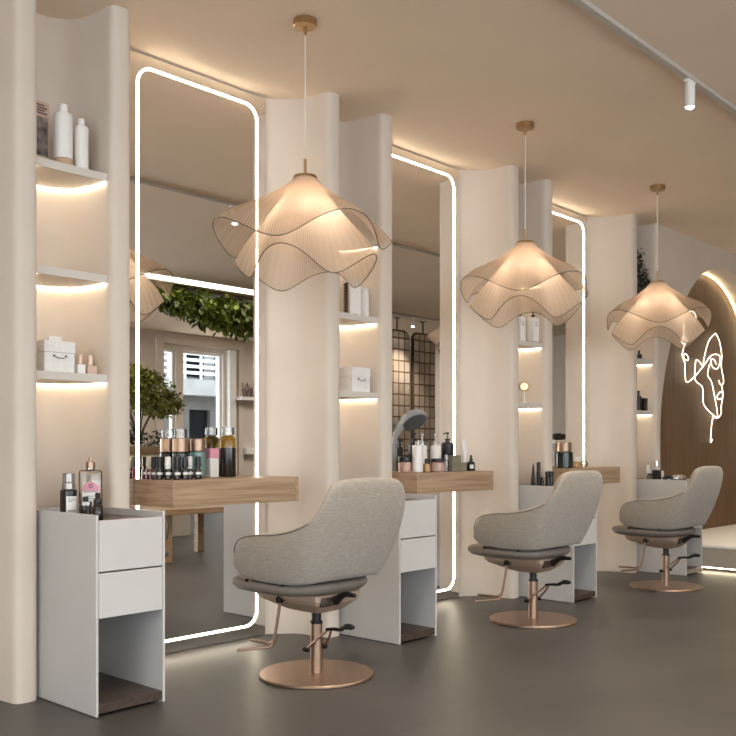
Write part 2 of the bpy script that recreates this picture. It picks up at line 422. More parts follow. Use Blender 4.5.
# far side of the room (partly seen in the mirrors): wall with glazed openings
FY = -4.98
def wall_with_openings(name, y0, y1, x0, x1, openings, mat):
    xs = sorted({x0, x1} | {o[0] for o in openings} | {o[1] for o in openings})
    mb = MB()
    for a, b in zip(xs, xs[1:]):
        ops = [o for o in openings if o[0] <= a + 1e-6 and o[1] >= b - 1e-6]
        if not ops: mb.box(a, b, y0, y1, 0, CEIL)
        else:
            o = ops[0]
            if o[2] > 0: mb.box(a, b, y0, y1, 0, o[2])
            mb.box(a, b, y0, y1, o[3], CEIL)
    return struct(name, mb, mat, smooth=False)
OPN = [(-2.2, .2, .05, 2.6), (.6, 3.0, .05, 2.6), (3.4, 5.8, .05, 2.6), (8.75, 9.03, .05, 2.61), (9.17, 10.0, .05, 2.61)]  # wide openings are unseen, added for daylight; the narrow pair shows in the mirror
wall_with_openings('wall_front', FY-.2, FY, -3, 13.5, OPN, 'plaster')
for i, (a, b, z0, z1) in enumerate(OPN):
    fr = MB(); w = .035 if b-a < 1 else .05
    for q in ((a, a+w), (b-w, b)): fr.box(q[0], q[1], FY-.13, FY-.06, z0, z1)
    fr.box(a+w, b-w, FY-.13, FY-.06, z1-w, z1); fr.box(a+w, b-w, FY-.13, FY-.06, z0, z0+w)
    f = struct('window_%d' % (i+1), fr, 'pol_white', smooth=False)
    MB().box(a+w, b-w, FY-.1, FY-.092, z0+w, z1-w).build('window_glass', 'winglass', f, smooth=False)
for i, (a, b, z0, z1) in enumerate(LOPN_ADDED):  # frames and glass for the added, unseen left openings
    fr = MB()
    for q in ((a, a+.05), (b-.05, b)): fr.box(-3.09, -3.03, q[0], q[1], z0, z1)
    fr.box(-3.09, -3.03, a+.05, b-.05, z1-.05, z1); fr.box(-3.09, -3.03, a+.05, b-.05, z0, z0+.05)
    f = struct('window_%d' % (i+6), fr, 'pol_white', smooth=False)
    MB().box(-3.065, -3.057, a+.05, b-.05, z0+.05, z1-.05).build('window_glass', 'winglass', f, smooth=False)
mb = MB(); mb.box(8.62, 8.75, FY, FY+.06, 0, 2.78); mb.box(10.30, 10.40, FY, FY+.06, 0, 2.78); mb.box(8.75, 10.30, FY, FY+.06, 2.70, 2.78)
struct('trim_1', mb, 'plaster', smooth=False)
struct('trim_2', MB().box(10.06, 10.2, FY, FY+.1, 0, 2.68), 'pol_white', smooth=False)  # white strip stands in for sunlight on the window's right jamb
struct('trim_3', MB().box(10.42, 12.2, FY, FY+.12, .9, 1.02), 'pol_white', smooth=False)

# outside, seen through that window
OUT = FY-3
struct('ground_outside', MB().box(-4, 16, OUT-.5, FY-.2, -.12, 0), 'pave', smooth=False)
t = thing('apartment_building', 'grey building with balcony and dark door, outside the window reflected in the nearest mirror', 'building', (11.8, OUT, 0))
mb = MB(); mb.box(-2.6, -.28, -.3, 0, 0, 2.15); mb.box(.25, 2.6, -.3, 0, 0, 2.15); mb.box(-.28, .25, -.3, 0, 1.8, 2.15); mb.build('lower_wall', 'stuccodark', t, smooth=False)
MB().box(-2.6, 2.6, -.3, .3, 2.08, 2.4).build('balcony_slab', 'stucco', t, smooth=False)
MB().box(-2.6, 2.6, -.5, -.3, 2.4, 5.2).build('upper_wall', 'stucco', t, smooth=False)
d = MB().box(-.28, .25, -.2, -.1, 0, 1.8).build('door', 'outdoor', t, smooth=False)
MB().box(.17, .2, -.1, -.06, .95, 1.05).build('handle', 'chrome', d, smooth=False)
mb = MB()
for k in range(5): mb.box(-2.6, 2.6, .24, .27, 2.5+k*.13, 2.56+k*.13)
for k in range(14): mb.box(-2.6+k*.4, -2.56+k*.4, .235, .275, 2.4, 3.06)
mb.build('balcony_railing', 'pol_white', t, smooth=False)
MB().box(.22, .32, .28, .29, 2.45, 2.95).build('banner', 'greencloth', t, smooth=False)
mb = MB()
for k in range(5): mb.box(-2.4+k*1.0, -1.7+k*1.0, -.3, -.28, 2.5, 4.4)
mb.build('window', 'outdoor', t, smooth=False)

# ------------------------------------------------------------------ mirrors with LED outline
def rrect(x0, x1, z0, z1, r, n=8):
    out = []
    for cx, cz, a0 in ((x1-r, z1-r, 0), (x0+r, z1-r, 90), (x0+r, z0+r, 180), (x1-r, z0+r, 270)):
        for k in range(n+1):
            a = math.radians(a0 + 90*k/n); out.append((cx+r*math.cos(a), cz+r*math.sin(a)))
    return out
BAYNAME = ['nearest', 'middle', 'farthest']
LEDH = .370
for i in range(3):
    c = BC[i+1]
    t = thing('wall_mirror', '%s of the three tall mirrors outlined by a glowing rounded line' % BAYNAME[i], 'mirror', (c+.003, MY, 0), 0, 'tall lit mirrors along the wall')
    MB().box(-.427, .427, 0, .011, .004, CEIL-.012).build('mirror_glass', 'mirror', t, smooth=False)
    o1 = rrect(-LEDH-.0053, LEDH+.0053, .0587, 2.8213, .0863); o2 = rrect(-LEDH+.0053, LEDH-.0053, .0693, 2.8107, .0757)
    mb = MB()
    mb.rings([[(x, -.0005, z) for x, z in o1], [(x, -.004, z) for x, z in o1], [(x, -.004, z) for x, z in o2], [(x, -.0005, z) for x, z in o2]], True, loop=True)
    mb.build('led_strip', 'led', t, smooth=False)

# ------------------------------------------------------------------ niche shelves
SHZ = [(2.171, 'top'), (1.738, 'middle'), (1.314, 'lowest')]
NCH = ['niche left of the nearest mirror', 'niche between the nearest and middle mirrors', 'niche between the middle and farthest mirrors', 'niche beside the wooden arch']
def niche_shape(front, inset):
    pts = [(x*(1-inset/.163) , y-inset) for x, y in NICHE_FULL if y-inset > front+.002]
    return pts
for n in range(4):
    c = BC[n] + BAY/2
    for z, nm in SHZ:
        t = thing('wall_shelf', '%s built-in curved shelf in the %s' % (nm, NCH[n]), 'shelf', (c, 0, z), 0, 'curved niche shelves with light underneath')
        pts = [(-.1625, 3.485)] + [(x, y-.0005) for x, y in NICHE_FULL if y > 3.49] + [(.1625, 3.485)]
        MB().prism(pts, -.033, 0).build('shelf_board', 'shelf', t, angle=30)
        ar = niche_shape(3.482, .006)
        mb = MB(); mb.tube([(x, y, -.0355) for x, y in ar], .0026, 6); mb.build('led_strip', 'warmled', t)

# ------------------------------------------------------------------ cabinets
CW, CD0, CD1, CH = .3055, 3.0555, 3.575, .7528
def make_cabinet():
    t = thing('drawer_cabinet', '', 'cabinet')
    w = CW; d = CD1-CD0
    for s in (0, 1):
        x0 = 0 if s == 0 else w-.0105
        MB().box(x0, x0+.0105, 0, d, .003, CH, .0015, 1).build('side_panel', 'white', t, smooth=False)
    MB().box(.0105, w-.0105, d-.016, d, .05, CH, 0).build('back_panel', 'white', t, smooth=False)
    MB().box(.0105, w-.0105, .012, d-.016, .712, .724).build('top_board', 'darkwood', t, smooth=False)
    MB().box(.0105, w-.0105, .02, d-.016, .366, .378).build('inner_shelf', 'white', t, smooth=False)
    MB().box(.0105, w-.0105, .006, d-.016, .012, .046, .001, 1).build('base_board', 'darkwood', t, smooth=False)
    for z0, z1 in ((.5405, .731), (.367, .5345)):
        mb = MB(); mb.box(.0125, w-.0125, .0, .018, z0, z1, .0015, 1)
        mb.box(.03, w-.03, .018, .4, z0+.02, z1-.03)
        mb.build('drawer', 'white', t, smooth=False)
    return t
cab0 = make_cabinet()
cabl = ['white two-drawer cabinet nearest the camera, under the leftmost niche', 'white two-drawer cabinet behind the nearest salon chair',
        'white two-drawer cabinet behind the middle salon chair', 'white two-drawer cabinet behind the farthest salon chair, next to the arch']
for i in range(4):
    t = cab0 if i == 0 else copy_tree(cab0)
    t.location = (1.8485+i*BAY, CD0, 0); t['label'] = cabl[i]; t['group'] = 'white cabinets under the niches'

# ------------------------------------------------------------------ wall-hung oak tables
def make_table():
    t = thing('wall_table', '', 'table')
    hw = .387
    MB().box(-hw+.0065, hw-.026, .018, .307, -.124, 0, .002, 1).build('table_body', 'oak', t, smooth=False)
    mb = MB(); mb.box(-hw+.0075, hw-.026, 0, .016, -.1225, -.0015, .0015, 1); mb.build('drawer_front', 'oak', t, smooth=False)
    MB().box(-hw, -hw+.006, 0, .307, -.124, 0, .0015, 1).build('end_panel', 'oak_end', t, smooth=False)
    MB().box(hw-.024, hw, 0, .307, -.124, 0, .002, 1).build('end_panel', 'oak_end', t, smooth=False)
    return t
tab0 = make_table()
for i in range(3):
    t = tab0 if i == 0 else copy_tree(tab0)
    t.location = (BC[i+1], 3.452, .856)
    t['label'] = ['oak wall table under the nearest mirror, holding nail polishes and an amber bottle', 'oak wall table under the middle mirror, crowded with white and dark bottles',
                  'oak wall table under the farthest mirror, holding a large dark jar'][i]
    t['group'] = 'oak tables on the mirrors'

# ------------------------------------------------------------------ salon chairs
def make_chair():
    t = thing('salon_chair', '', 'chair')
    top = [(.248, .284, .488), (.260, .278, .543), (.270, .256, .590), (.280, .20, .622), (.288, .10, .640), (.291, -.01, .648), (.291, -.10, .658), (.287, -.20, .680),
           (.276, -.268, .708), (.258, -.315, .755), (.236, -.342, .813), (.208, -.356, .853), (.168, -.364, .870), (.11, -.368, .875), (.055, -.37, .877), (0, -.37, .877)]
    bot = [(.236, .272, .468), (.240, .266, .456), (.246, .245, .446), (.252, .19, .439), (.257, .10, .434), (.258, .02, .432), (.254, -.05, .432), (.245, -.11, .433),
           (.228, -.155, .435), (.203, -.188, .438), (.172, -.207, .441), (.14, -.216, .444), (.105, -.222, .446), (.07, -.225, .447), (.035, -.227, .447), (0, -.228, .447)]
    top = top[:-1] + [(-x, y, z) for x, y, z in reversed(top)]
    bot = bot[:-1] + [(-x, y, z) for x, y, z in reversed(bot)]
    n = len(top); secs = []; edge = []
    for i in range(n):
        T, B = [Vector((p[0]*1.05, p[1]*.875-.010, p[2])) for p in (top[i], bot[i])]
        tg = (Vector(top[min(i+1, n-1)])-Vector(top[max(i-1, 0)])); tb = Vector(bot[min(i+1, n-1)])-Vector(bot[max(i-1, 0)])
        g = (tg+tb); g.z = 0; g.normalize()
        inn = Vector((g.y, -g.x, 0))
        if inn.dot(Vector((-B.x, -B.y+.05, 0))) < 0: inn = -inn
        endf = min(i, n-1-i)
        th = .034 + .024*min(1, endf/3)
        up = (T-B)
        L = []
        for k, (u, bulge) in enumerate(((0, -.006), (.04, .002), (.25, .012), (.5, .017), (.75, .012), (.93, .002), (1, -.008))):
            L.append(B + up*u - inn*bulge)
        L.append(T + inn*(th*.5) + Vector((0, 0, .004)))
        for u, kk in ((.985, .92), (.9, 1.05), (.6, 1.1), (.3, 1.1), (.05, 1.0)):
            L.append(B + up*u + inn*th*kk)
        secs.append(L); edge.append(B + up*.968 - inn*.0005)
    mb = MB(); mb.rings(secs, True, True, True)
    shell = mb.build('backrest_shell', 'fabric', t, subsurf=1, angle=180)
    for part in (edge[:9], edge[-9:]):
        mb = MB(); mb.tube(smooth_path(part, 3), .003, 6); mb.build('piping', 'piping', shell)
    # seat cushion
    def sup(a, b, n_, e, cy):
        return [(math.copysign(abs(math.cos(2*PI*k/n_))**e*a, math.cos(2*PI*k/n_)), cy + math.copysign(abs(math.sin(2*PI*k/n_))**e*b, math.sin(2*PI*k/n_))) for k in range(n_)]
    def slab(levels, a, b, e, cy, nn=44):
        rs = []
        for s_, z in levels: rs.append([Vector((x, y, z)) for x, y in sup(a*s_, b*s_, nn, e, cy)])
        m = MB(); m.rings(rs, True, True, True); return m
    slab([(.85, .442), (.97, .446), (1, .462), (1, .49), (.97, .51), (.86, .52), (.4, .524)], .215, .215, .45, .03).build('seat_cushion', 'fabric', t, angle=180)
    # seat pan: thin taupe pad reaching out in front of the arms
    slab([(.55, .374), (.8, .377), (.93, .386), (.99, .402), (1.0, .414), (.985, .425), (.94, .431), (.6, .432)], .268, .268, .66, .108, 56).build('seat_pan', 'pad', t, angle=180)
    for x, y in ((-.257, .17), (-.250, -.05), (.257, .17), (.250, -.05)):
        mb = MB(); mb.lathe([(.008, -.004), (.008, .004)], (x, y, .434), 10, Matrix.Rotation(PI/2, 4, 'Y')); mb.build('screw', 'black', t)
    # tapered under-frame
    rs = []
    for a, b, z, cy in ((.05, .055, .284, 0), (.075, .09, .292, .01), (.125, .175, .332, .05), (.135, .19, .350, .058), (.137, .193, .374, .06), (.13, .185, .378, .06)):
        rs.append([Vector((sx*a, cy+sy*b, z)) for sx, sy in ((1, 1), (.9, 1.03), (-.9, 1.03), (-1, 1), (-1.03, .9), (-1.03, -.9), (-1, -1), (-.9, -1.03), (.9, -1.03), (1, -1), (1.03, -.9), (1.03, .9))])
    mb = MB(); mb.rings(rs, True, True, True); mb.build('under_frame', 'bronze_paint', t, smooth=False)
    # column
    MB().lathe([(.021, .21), (.021, .286)], n=24).build('gas_piston', 'black', t)
    mb = MB(); mb.lathe([(.0275, .229), (.0275, .240), (.02, .241)], n=24); mb.build('collar', 'black', t)
    MB().lathe([(.027, .012), (.027, .230), (.0, .230)], n=28).build('column', 'copper', t)
    MB().lathe([(0, 0), (.249, 0), (.252, .003), (.252, .010), (.248, .0135), (.04, .0138), (0, .0138)], n=72).build('base_plate', 'copper', t)
    # tilt levers
    mb = MB(); mb.tube(smooth_path([(-.115, -.03, .352), (-.125, .03, .348), (-.128, .085, .340)], 4), [.009]*5+[.008]*4, 10); mb.lathe([(.016, -.017), (.016, .017)], (-.128, .09, .340), 14, Matrix.Rotation(PI/2, 4, 'Y'))
    mb.build('recline_lever', 'black', t)
    mb = MB(); mb.tube(smooth_path([(-.02, -.14, .345), (-.03, -.17, .362), (-.035, -.21, .382), (-.04, -.27, .384)], 4), [.02, .02, .02, .018, .017, .016, .015, .014, .013, .012, .011, .010, .009], 10)
    mb.build('tilt_lever', 'black', t)
    mb = MB(); mb.box(-.11, -.03, -.145, -.06, .325, .365, .008); mb.build('tilt_block', 'darkwood', t)
    # footrest : one arm and a forked bar
    ft = MB(); ft.tube(smooth_path([(-.128, .095, .335), (-.131, .11, .25), (-.135, .125, .17), (-.138, .135, .14), (-.150, .145, .127), (-.19, .163, .126), (-.23, .183, .125), (-.278, .206, .124)], 5), .0072, 10)
    ft.tube(smooth_path([(-.136, .13, .155), (-.125, .165, .137), (-.122, .20, .134), (-.122, .25, .133), (-.120, .305, .132)], 5), .0068, 10)
    ft.build('footrest', 'copper', t)
    # pump pedal
    pd = MB(); pd.tube([(-.055, .005, .122), (-.052, -.06, .175), (-.05, -.125, .226)], .0055, 8); pd.tube([(.03, -.02, .128), (.0, -.08, .178), (-.035, -.13, .226)], .0055, 8)
    arm = pd.build('pump_pedal', 'copper', t)
    for p in ((-.055, .008, .120), (.032, -.016, .126)):
        mb = MB(); mb.lathe([(0, -.013), (.011, -.012), (.012, 0), (.011, .012), (0, .013)], p, 14, Matrix.Rotation(PI/2, 4, 'X')); mb.build('pivot_knob', 'black', arm)
    mb = MB(); mb.tube(smooth_path([(-.052, -.115, .224), (-.05, -.155, .230), (-.05, -.195, .233), (-.05, -.23, .250), (-.05, -.275, .252)], 4), [.007]*5+[.008]*4+[.010]*3+[.013]*3+[.011, .006], 10)
    mb.build('pedal_pad', 'black', arm)
    for o in t.children:
        if o.name.split('.')[0] in ('backrest_shell', 'seat_cushion', 'seat_pan', 'screw'): o.location = (-.02, -.025, 0)
    return t
ch0 = make_chair()
CHX = [(2.862, 2.928), (4.622, 2.928), (6.385, 2.928)]
for i, (x, y) in enumerate(CHX):
    t = ch0 if i == 0 else copy_tree(ch0)
    t.location = (x, y, 0); t['group'] = 'grey upholstered salon chairs'
    t['label'] = ['nearest grey upholstered salon chair on a round copper base', 'middle grey upholstered salon chair on a round copper base, facing the middle mirror', 'farthest grey upholstered salon chair on a round copper base, before the wooden arch'][i]

# ------------------------------------------------------------------ pendants
def make_pendant():
    t = thing('pendant_lamp', '', 'lamp')     # origin on the floor below, z measured from floor
    MB().lathe([(0, CEIL), (.052, CEIL), (.052, CEIL-.026), (.049, CEIL-.029), (0, CEIL-.029)], n=32).build('canopy', 'brass', t)
    MB().lathe([(.0075, CEIL-.065), (.0075, CEIL-.029)], n=12).build('cord_grip', 'brass', t)
    MB().lathe([(.0028, 2.262), (.0028, CEIL-.06)], n=8).build('cord', 'cord', t)
    MB().lathe([(0, 2.275), (.007, 2.275), (.007, 2.20), (0, 2.20)], n=14).build('stem', 'brass', t)
    MB().lathe([(0, 2.200), (.050, 2.200), (.052, 2.197), (.052, 2.191), (.047, 2.189), (0, 2.191)], n=32).build('shade_cap', 'brass', t)
    def shade(R, z1, amp, ramp, phase, ztop, pw, mname, curl):
        NT, NA = 22, 288
        def P(tt, a, pl=0):
            w = math.cos(4*(a-phase)); g = tt**1.6
            r = .047 + (R-.047)*tt*(1+ramp*w*tt) + .05*tt*(1-tt)
            z = ztop - (ztop-z1)*(tt**pw) + amp*w*g*1.0 - curl*max(0, tt-.72)**2
            return Vector(((r+pl)*math.cos(a), (r+pl)*math.sin(a), z))
        rs = [[P(k/NT, 2*PI*j/NA, (.0012 if j % 2 else -.0012)*min(1, .3+k/NT)) for j in range(NA)] for k in range(NT+1)]
        m = MB(); m.rings(rs, True); o = m.build(mname, 'sheer', t, angle=180)
        m = MB(); m.tube([P(1, 2*PI*j/120) for j in range(120)], .0022, 6, True); m.build('rim_wire', 'rim', o)
    ph = math.radians(27.6)
    shade(.380, 1.940, .050, .11, ph+PI/4, 2.193, .82, 'upper_shade', .35)
    shade(.290, 1.812, .052, .13, ph, 2.187, .92, 'lower_shade', .35)
    m = MB(); m.lathe([(0, 2.04), (.018, 2.045), (.03, 2.062), (.034, 2.082), (.028, 2.105), (.016, 2.125), (.014, 2.15), (0, 2.15)], n=20); m.build('light_bulb', 'bulb', t)
    m = MB(); m.lathe([(.0, 2.15), (.017, 2.15), (.017, 2.189), (.0, 2.189)], n=16); m.build('bulb_socket', 'brass', t)
    light('pendant_light', 'POINT', (0, 0, 2.0), 3.6, (1, .84, .67), parent=t, shadow_soft_size=.05)
    return t
p0 = make_pendant()
for i, (x, y) in enumerate(((2.822, 2.958), (4.585, 2.958), (6.315, 2.958))):
    t = p0 if i == 0 else copy_tree(p0)
    t.location = (x, y, 0); t['group'] = 'pleated wavy pendant lamps'
    t['label'] = 'pleated sheer pendant lamp with wavy rims hanging above the %s salon chair' % BAYNAME[i]

# ------------------------------------------------------------------ ceiling track with spots
def track(x0, x1, y, label):
    o = MB().box(x0, x1, y-.017, y+.017, CEIL-.022, CEIL-.0005).build('ceiling_track', 'track', smooth=False)
    tag(o, label, 'track')
track(-1.5, 10.6, 1.965, 'long pale lighting track on the ceiling, crossing the top right corner')
track(7.6, 12.5, -.86, 'pale ceiling track beyond, reflected in the middle mirror above the bronze screens')
def spot(x, y, label, on=True):
    t = thing('track_spotlight', label, 'spotlight', (x, y, 0), 0, 'white cylinder spots on the tracks')
    MB().box(-.045, .045, -.014, .014, CEIL-.036, CEIL-.0225, .003, 1).build('adapter', 'pol_white', t)
    MB().lathe([(.022, CEIL-.036), (.0245, CEIL-.04), (.0245, CEIL-.158), (.021, CEIL-.158), (.020, CEIL-.152)], n=28).build('lamp_body', 'pol_white', t)
    MB().lathe([(0, CEIL-.166), (.012, CEIL-.165), (.020, CEIL-.159), (.0205, CEIL-.153), (0, CEIL-.153)], n=24).build('lens', 'lens', t)
    light('spot_beam', 'SPOT', (0, 0, CEIL-.172), 65, (1, .87, .70), parent=t, spot_size=math.radians(95), spot_blend=.8, shadow_soft_size=.03)
spot(4.56, 1.963, 'lit white cylinder spotlight hanging from the ceiling track, top right')
for x in (-.6, 1.1, 2.78, 6.35, 8.05, 9.6): spot(x, 1.965, 'white cylinder spotlight further along the track, beyond the photo')  # the ones farthest right are added to brighten the platform
spot(10.1, -.86, 'white cylinder spotlight reflected in the middle mirror above the bronze screens')

# ------------------------------------------------------------------ bottles and jars
def bottle(name, label, cat, loc, parts, group=None, rz=0):
    """parts: (part name, material, builder(MB))"""
    t = thing(name, label, cat, loc, rz, group)
    for pn, m, fn in parts:
        mb = MB(); fn(mb); mb.build(pn, m, t)
    return t
def L(prof, n=24): return lambda mb: mb.lathe(prof, n=n)
def rounded(r, z0, z1, b=.004): return [(0, z0), (r-b, z0), (r, z0+b), (r, z1-b), (r-b, z1), (0, z1)]
def B(*a, bev=.002): return lambda mb: mb.box(*a, bev, 1)
def label_patch(r, a0, a1, z0, z1, e=.0006):
    def f(mb):
        n = 10
        A = [math.radians(a0+(a1-a0)*k/n) for k in range(n+1)]
        mb.rings([[((r+e)*math.cos(a), (r+e)*math.sin(a), z0) for a in A], [((r+e)*math.cos(a), (r+e)*math.sin(a), z1) for a in A]], False)
    return f
def lines_patch(r, a0, a1, rows, h=.002, e=.0011):
    def f(mb):
        for z, s0, s1 in rows:
            n = 6; A = [math.radians(a0+(a1-a0)*(s0+(s1-s0)*k/n)) for k in range(n+1)]
            mb.rings([[((r+e)*math.cos(a), (r+e)*math.sin(a), z) for a in A], [((r+e)*math.cos(a), (r+e)*math.sin(a), z+h) for a in A]], False)
    return f

# --- on the nearest table: nail polishes
TZ = .8565
pol = [(2.665, 3.520, 'black', 'dark'), (2.641, 3.552, 'pol_white', 'dark'), (2.592, 3.522, 'black', 'dark'), (2.546, 3.520, 'black', 'dark'), (2.525, 3.560, 'pol_white', 'dark'),
       (2.505, 3.600, 'black', 'dark'), (2.503, 3.640, 'black', 'red'), (2.507, 3.680, 'cream', 'red'), (2.512, 3.722, 'black', 'red')]
ordn = ['rightmost', 'second from the right', 'third from the right', 'fourth from the right', 'fifth from the right', 'sixth from the right', 'third from the left', 'second from the left', 'leftmost']
for (x, y, cap, liq), od in zip(pol, ordn):
    cn = {'black': 'black', 'pol_white': 'white', 'cream': 'cream'}[cap]
    bottle('nail_polish', '%s nail polish on the nearest oak table, %s cap' % (od, cn), 'nail polish', (x, y, TZ), [
        ('bottle', 'dark_liquid' if liq == 'dark' else 'red_liquid', L(rounded(.0175, 0, .048, .004))),
        ('cap', cap, L([(.0125, .049), (.0125, .058), (.0155, .06), (.0135, .104), (.011, .106), (0, .106)])),
        ('label', 'pol_white', label_patch(.0176, 200, 300, .022, .034))], 'nail polishes on the nearest oak table')
def big_jar(name, label, loc, r, hbody, body, hcol, stop=None, cat='jar'):
    ps = [('body', body, L(rounded(r, 0, hbody, .006))), ('collar', 'copper', L(rounded(r*.97, hbody+.0005, hbody+hcol, .003)))]
    if stop: ps.append(('stopper', 'glass', L(rounded(r*.78, hbody+hcol+.0005, hbody+hcol+stop, .003))))
    return bottle(name, label, cat, loc, ps)
big_jar('cosmetic_jar', 'dark green jar with copper collar and clear stopper behind the nail polishes', (2.705, 3.712, TZ), .040, .125, 'green_dark', .068, .045)
big_jar('cosmetic_jar', 'teal glass jar with a copper lid between nail polishes and amber bottle', (2.810, 3.714, TZ), .038, .130, 'teal', .062)
bottle('carton_box', 'small white carton with a pink top beside the amber bottle', 'box', (2.905, 3.722, TZ), [
    ('carton', 'pol_white', B(-.027, .027, -.022, .022, 0, .095)), ('lid', 'pink', B(-.028, .028, -.023, .023, .0955, .145))])
bottle('oil_bottle', 'amber bottle half filled with dark oil, clear cap, on the nearest oak table', 'bottle', (2.985, 3.695, TZ), [
    ('oil_fill', 'dark_liquid', L([(0, 0), (.036, 0), (.042, .004), (.043, .01), (.043, .148), (0, .148)])),
    ('bottle', 'amber', L([(0, .1485), (.043, .1485), (.043, .185), (.040, .196), (.032, .203), (.026, .205), (.026, .212), (0, .212)])),
    ('cap', 'glass', L(rounded(.032, .2125, .252, .003)))])

# --- on the middle table
def pump_bottle(label, loc, r, h, body, pump, cat='bottle', rz=0, ph=.055):
    return bottle('pump_bottle', label, cat, loc, [
        ('body', body, L([(0, 0), (r-.003, 0), (r, .004), (r, h-.012), (r*.8, h-.003), (r*.35, h), (r*.35, h+.008), (0, h+.008)])),
        ('pump', pump, lambda mb: (mb.lathe([(r*.42, h+.0085), (r*.42, h+.022), (.004, h+.023), (.004, h+ph-.012), (.011, h+ph-.011), (.011, h+ph), (0, h+ph)], n=16),
                                   mb.tube([(0, 0, h+ph-.006), (.02, 0, h+ph-.006), (.032, 0, h+ph-.012)], .0045, 8)))], rz=rz)
bottle('cream_jar', 'pink glass jar with a black lid, leftmost on the middle oak table', 'jar', (4.262, 3.600, TZ), [
    ('body', 'pinkglass', L(rounded(.040, 0, .062, .006))), ('lid', 'black', L(rounded(.041, .0625, .095, .004)))])
t = thing('hair_tool', 'grey tool with a large round head leaning on the middle oak table', 'hair tool', (4.262, 3.70, TZ))
hm = Matrix.Translation((0.129, -0.065, 0.312)) @ Vector((-.108, -.623, -.78)).to_track_quat('Z', 'Y').to_matrix().to_4x4()
MB().lathe([(0, -.045), (.05, -.043), (.075, -.035), (.086, -.015), (.088, .005), (.084, .012), (0, .012)], n=40, mtx=hm).build('head', 'grey', t)
MB().lathe([(0, .0125), (.078, .0125), (.078, .016), (0, .016)], n=40, mtx=hm).build('spray_face', 'greydark', t)
MB().tube(smooth_path([(0, 0, .006), (.006, .002, .08), (.014, .003, .15), (.030, .0, .22), (0.059, -0.013, 0.277), (0.094, -0.025, 0.333)], 5), [.013]*8+[.016]*8+[.021]*6+[.027]*4, 14).build('handle', 'grey', t)
bottle('lotion_bottle', 'tall plain white cylinder bottle, front left on the middle oak table', 'bottle', (4.316, 3.545, TZ), [
    ('body', 'pol_white', L(rounded(.033, 0, .165, .006))), ('cap', 'grey_cap', L(rounded(.015, .1655, .19, .002)))])
pump_bottle('left of two white pump bottles with clear pumps, middle oak table', (4.440, 3.61, TZ), .031, .165, 'pol_white', 'grey_cap', rz=2.5, ph=.07)
pump_bottle('right of two white pump bottles with clear pumps, middle oak table', (4.560, 3.60, TZ), .033, .165, 'pol_white', 'grey_cap', rz=.5, ph=.07)
pump_bottle('slim black pump bottle between the two white pump bottles', (4.525, 3.66, TZ), .020, .155, 'black', 'black', ph=.045)
bottle('small_jar', 'small amber jar with black cap, front of the middle oak table', 'jar', (4.392, 3.535, TZ), [
    ('body', 'amberjar', L(rounded(.022, 0, .052, .005))), ('cap', 'black', L(rounded(.014, .0525, .082, .003)))])
bottle('cream_jar', 'wide pink glass jar with flat black lid, centre of the middle oak table', 'jar', (4.487, 3.525, TZ), [
    ('body', 'pinkglass', L(rounded(.043, 0, .06, .006))), ('lid', 'black', L(rounded(.044, .0605, .082, .004)))])
bottle('clear_bottle', 'slim clear bottle with grey cap beside the olive boxes', 'bottle', (4.565, 3.52, TZ), [
    ('body', 'glass', L(rounded(.018, 0, .07, .004))), ('cap', 'grey_cap', L(rounded(.012, .0705, .105, .003)))])
bottle('flat_box', 'lower olive box of two stacked on the middle oak table', 'box', (4.690, 3.545, TZ), [
    ('box_base', 'olive', B(-.072, .072, -.035, .035, 0, .038)), ('box_lid', 'olive', B(-.073, .073, -.036, .036, .0385, .053))])
bottle('flat_box', 'upper smaller olive box stacked on the larger olive box', 'box', (4.668, 3.545, TZ+.0535), [
    ('box_base', 'olive', B(-.044, .044, -.03, .03, 0, .034)), ('box_lid', 'olive', B(-.045, .045, -.031, .031, .0345, .047))])
pump_bottle('thick black pump bottle behind the olive boxes', (4.715, 3.625, TZ), .040, .185, 'black', 'black', rz=2.8, ph=.062)
bottle('lotion_tube', 'white squeeze tube standing right of the black pump bottle', 'tube', (4.835, 3.58, TZ), [
    ('tube_body', 'pol_white', lambda mb: mb.rings([[Vector((a*math.cos(2*PI*k/20), b*math.sin(2*PI*k/20), z)) for k in range(20)] for a, b, z in ((.017, .017, .03), (.019, .019, .034), (.022, .016, .12), (.026, .002, .19), (.026, .0012, .20))], True, True, True)),
    ('cap', 'pol_white', L(rounded(.018, 0, .0295, .002)))])
bottle('dropper_bottle', 'small black dropper bottle, rightmost on the middle oak table', 'bottle', (4.845, 3.535, TZ), [
    ('body', 'dark_liquid', L([(0, 0), (.024, 0), (.026, .003), (.026, .05), (.021, .058), (.011, .062), (0, .062)])), ('dropper', 'black', L([(.012, .0625), (.012, .078), (.007, .08), (.008, .095), (.004, .102), (0, .102)])),
    ('label', 'grey_cap', label_patch(.0262, 195, 290, .015, .04))])

# --- on the farthest table
bottle('cosmetic_jar', 'large dark jar with a copper lid on the farthest oak table', 'jar', (6.060, 3.57, TZ), [
    ('body', 'green_dark', L(rounded(.066, 0, .118, .006))), ('lid', 'copper', L(rounded(.054, .1185, .19, .004)))])
bottle('cream_jar', 'small amber jar with a pale lid right of the large dark jar', 'jar', (6.225, 3.57, TZ), [
    ('body', 'amberjar', L(rounded(.042, 0, .042, .006))), ('lid', 'cream', L(rounded(.043, .0425, .08, .004)))])
bottle('glass_ball', 'small clear glass ball on the farthest oak table', 'ornament', (6.36, 3.57, TZ), [
    ('ball', 'glass', L([(.026*math.sin(PI*k/14), .026-.026*math.cos(PI*k/14)) for k in range(15)])),
    ('core', 'cream', L([(.011*math.sin(PI*k/10), .022-.011*math.cos(PI*k/10)) for k in range(11)]))])

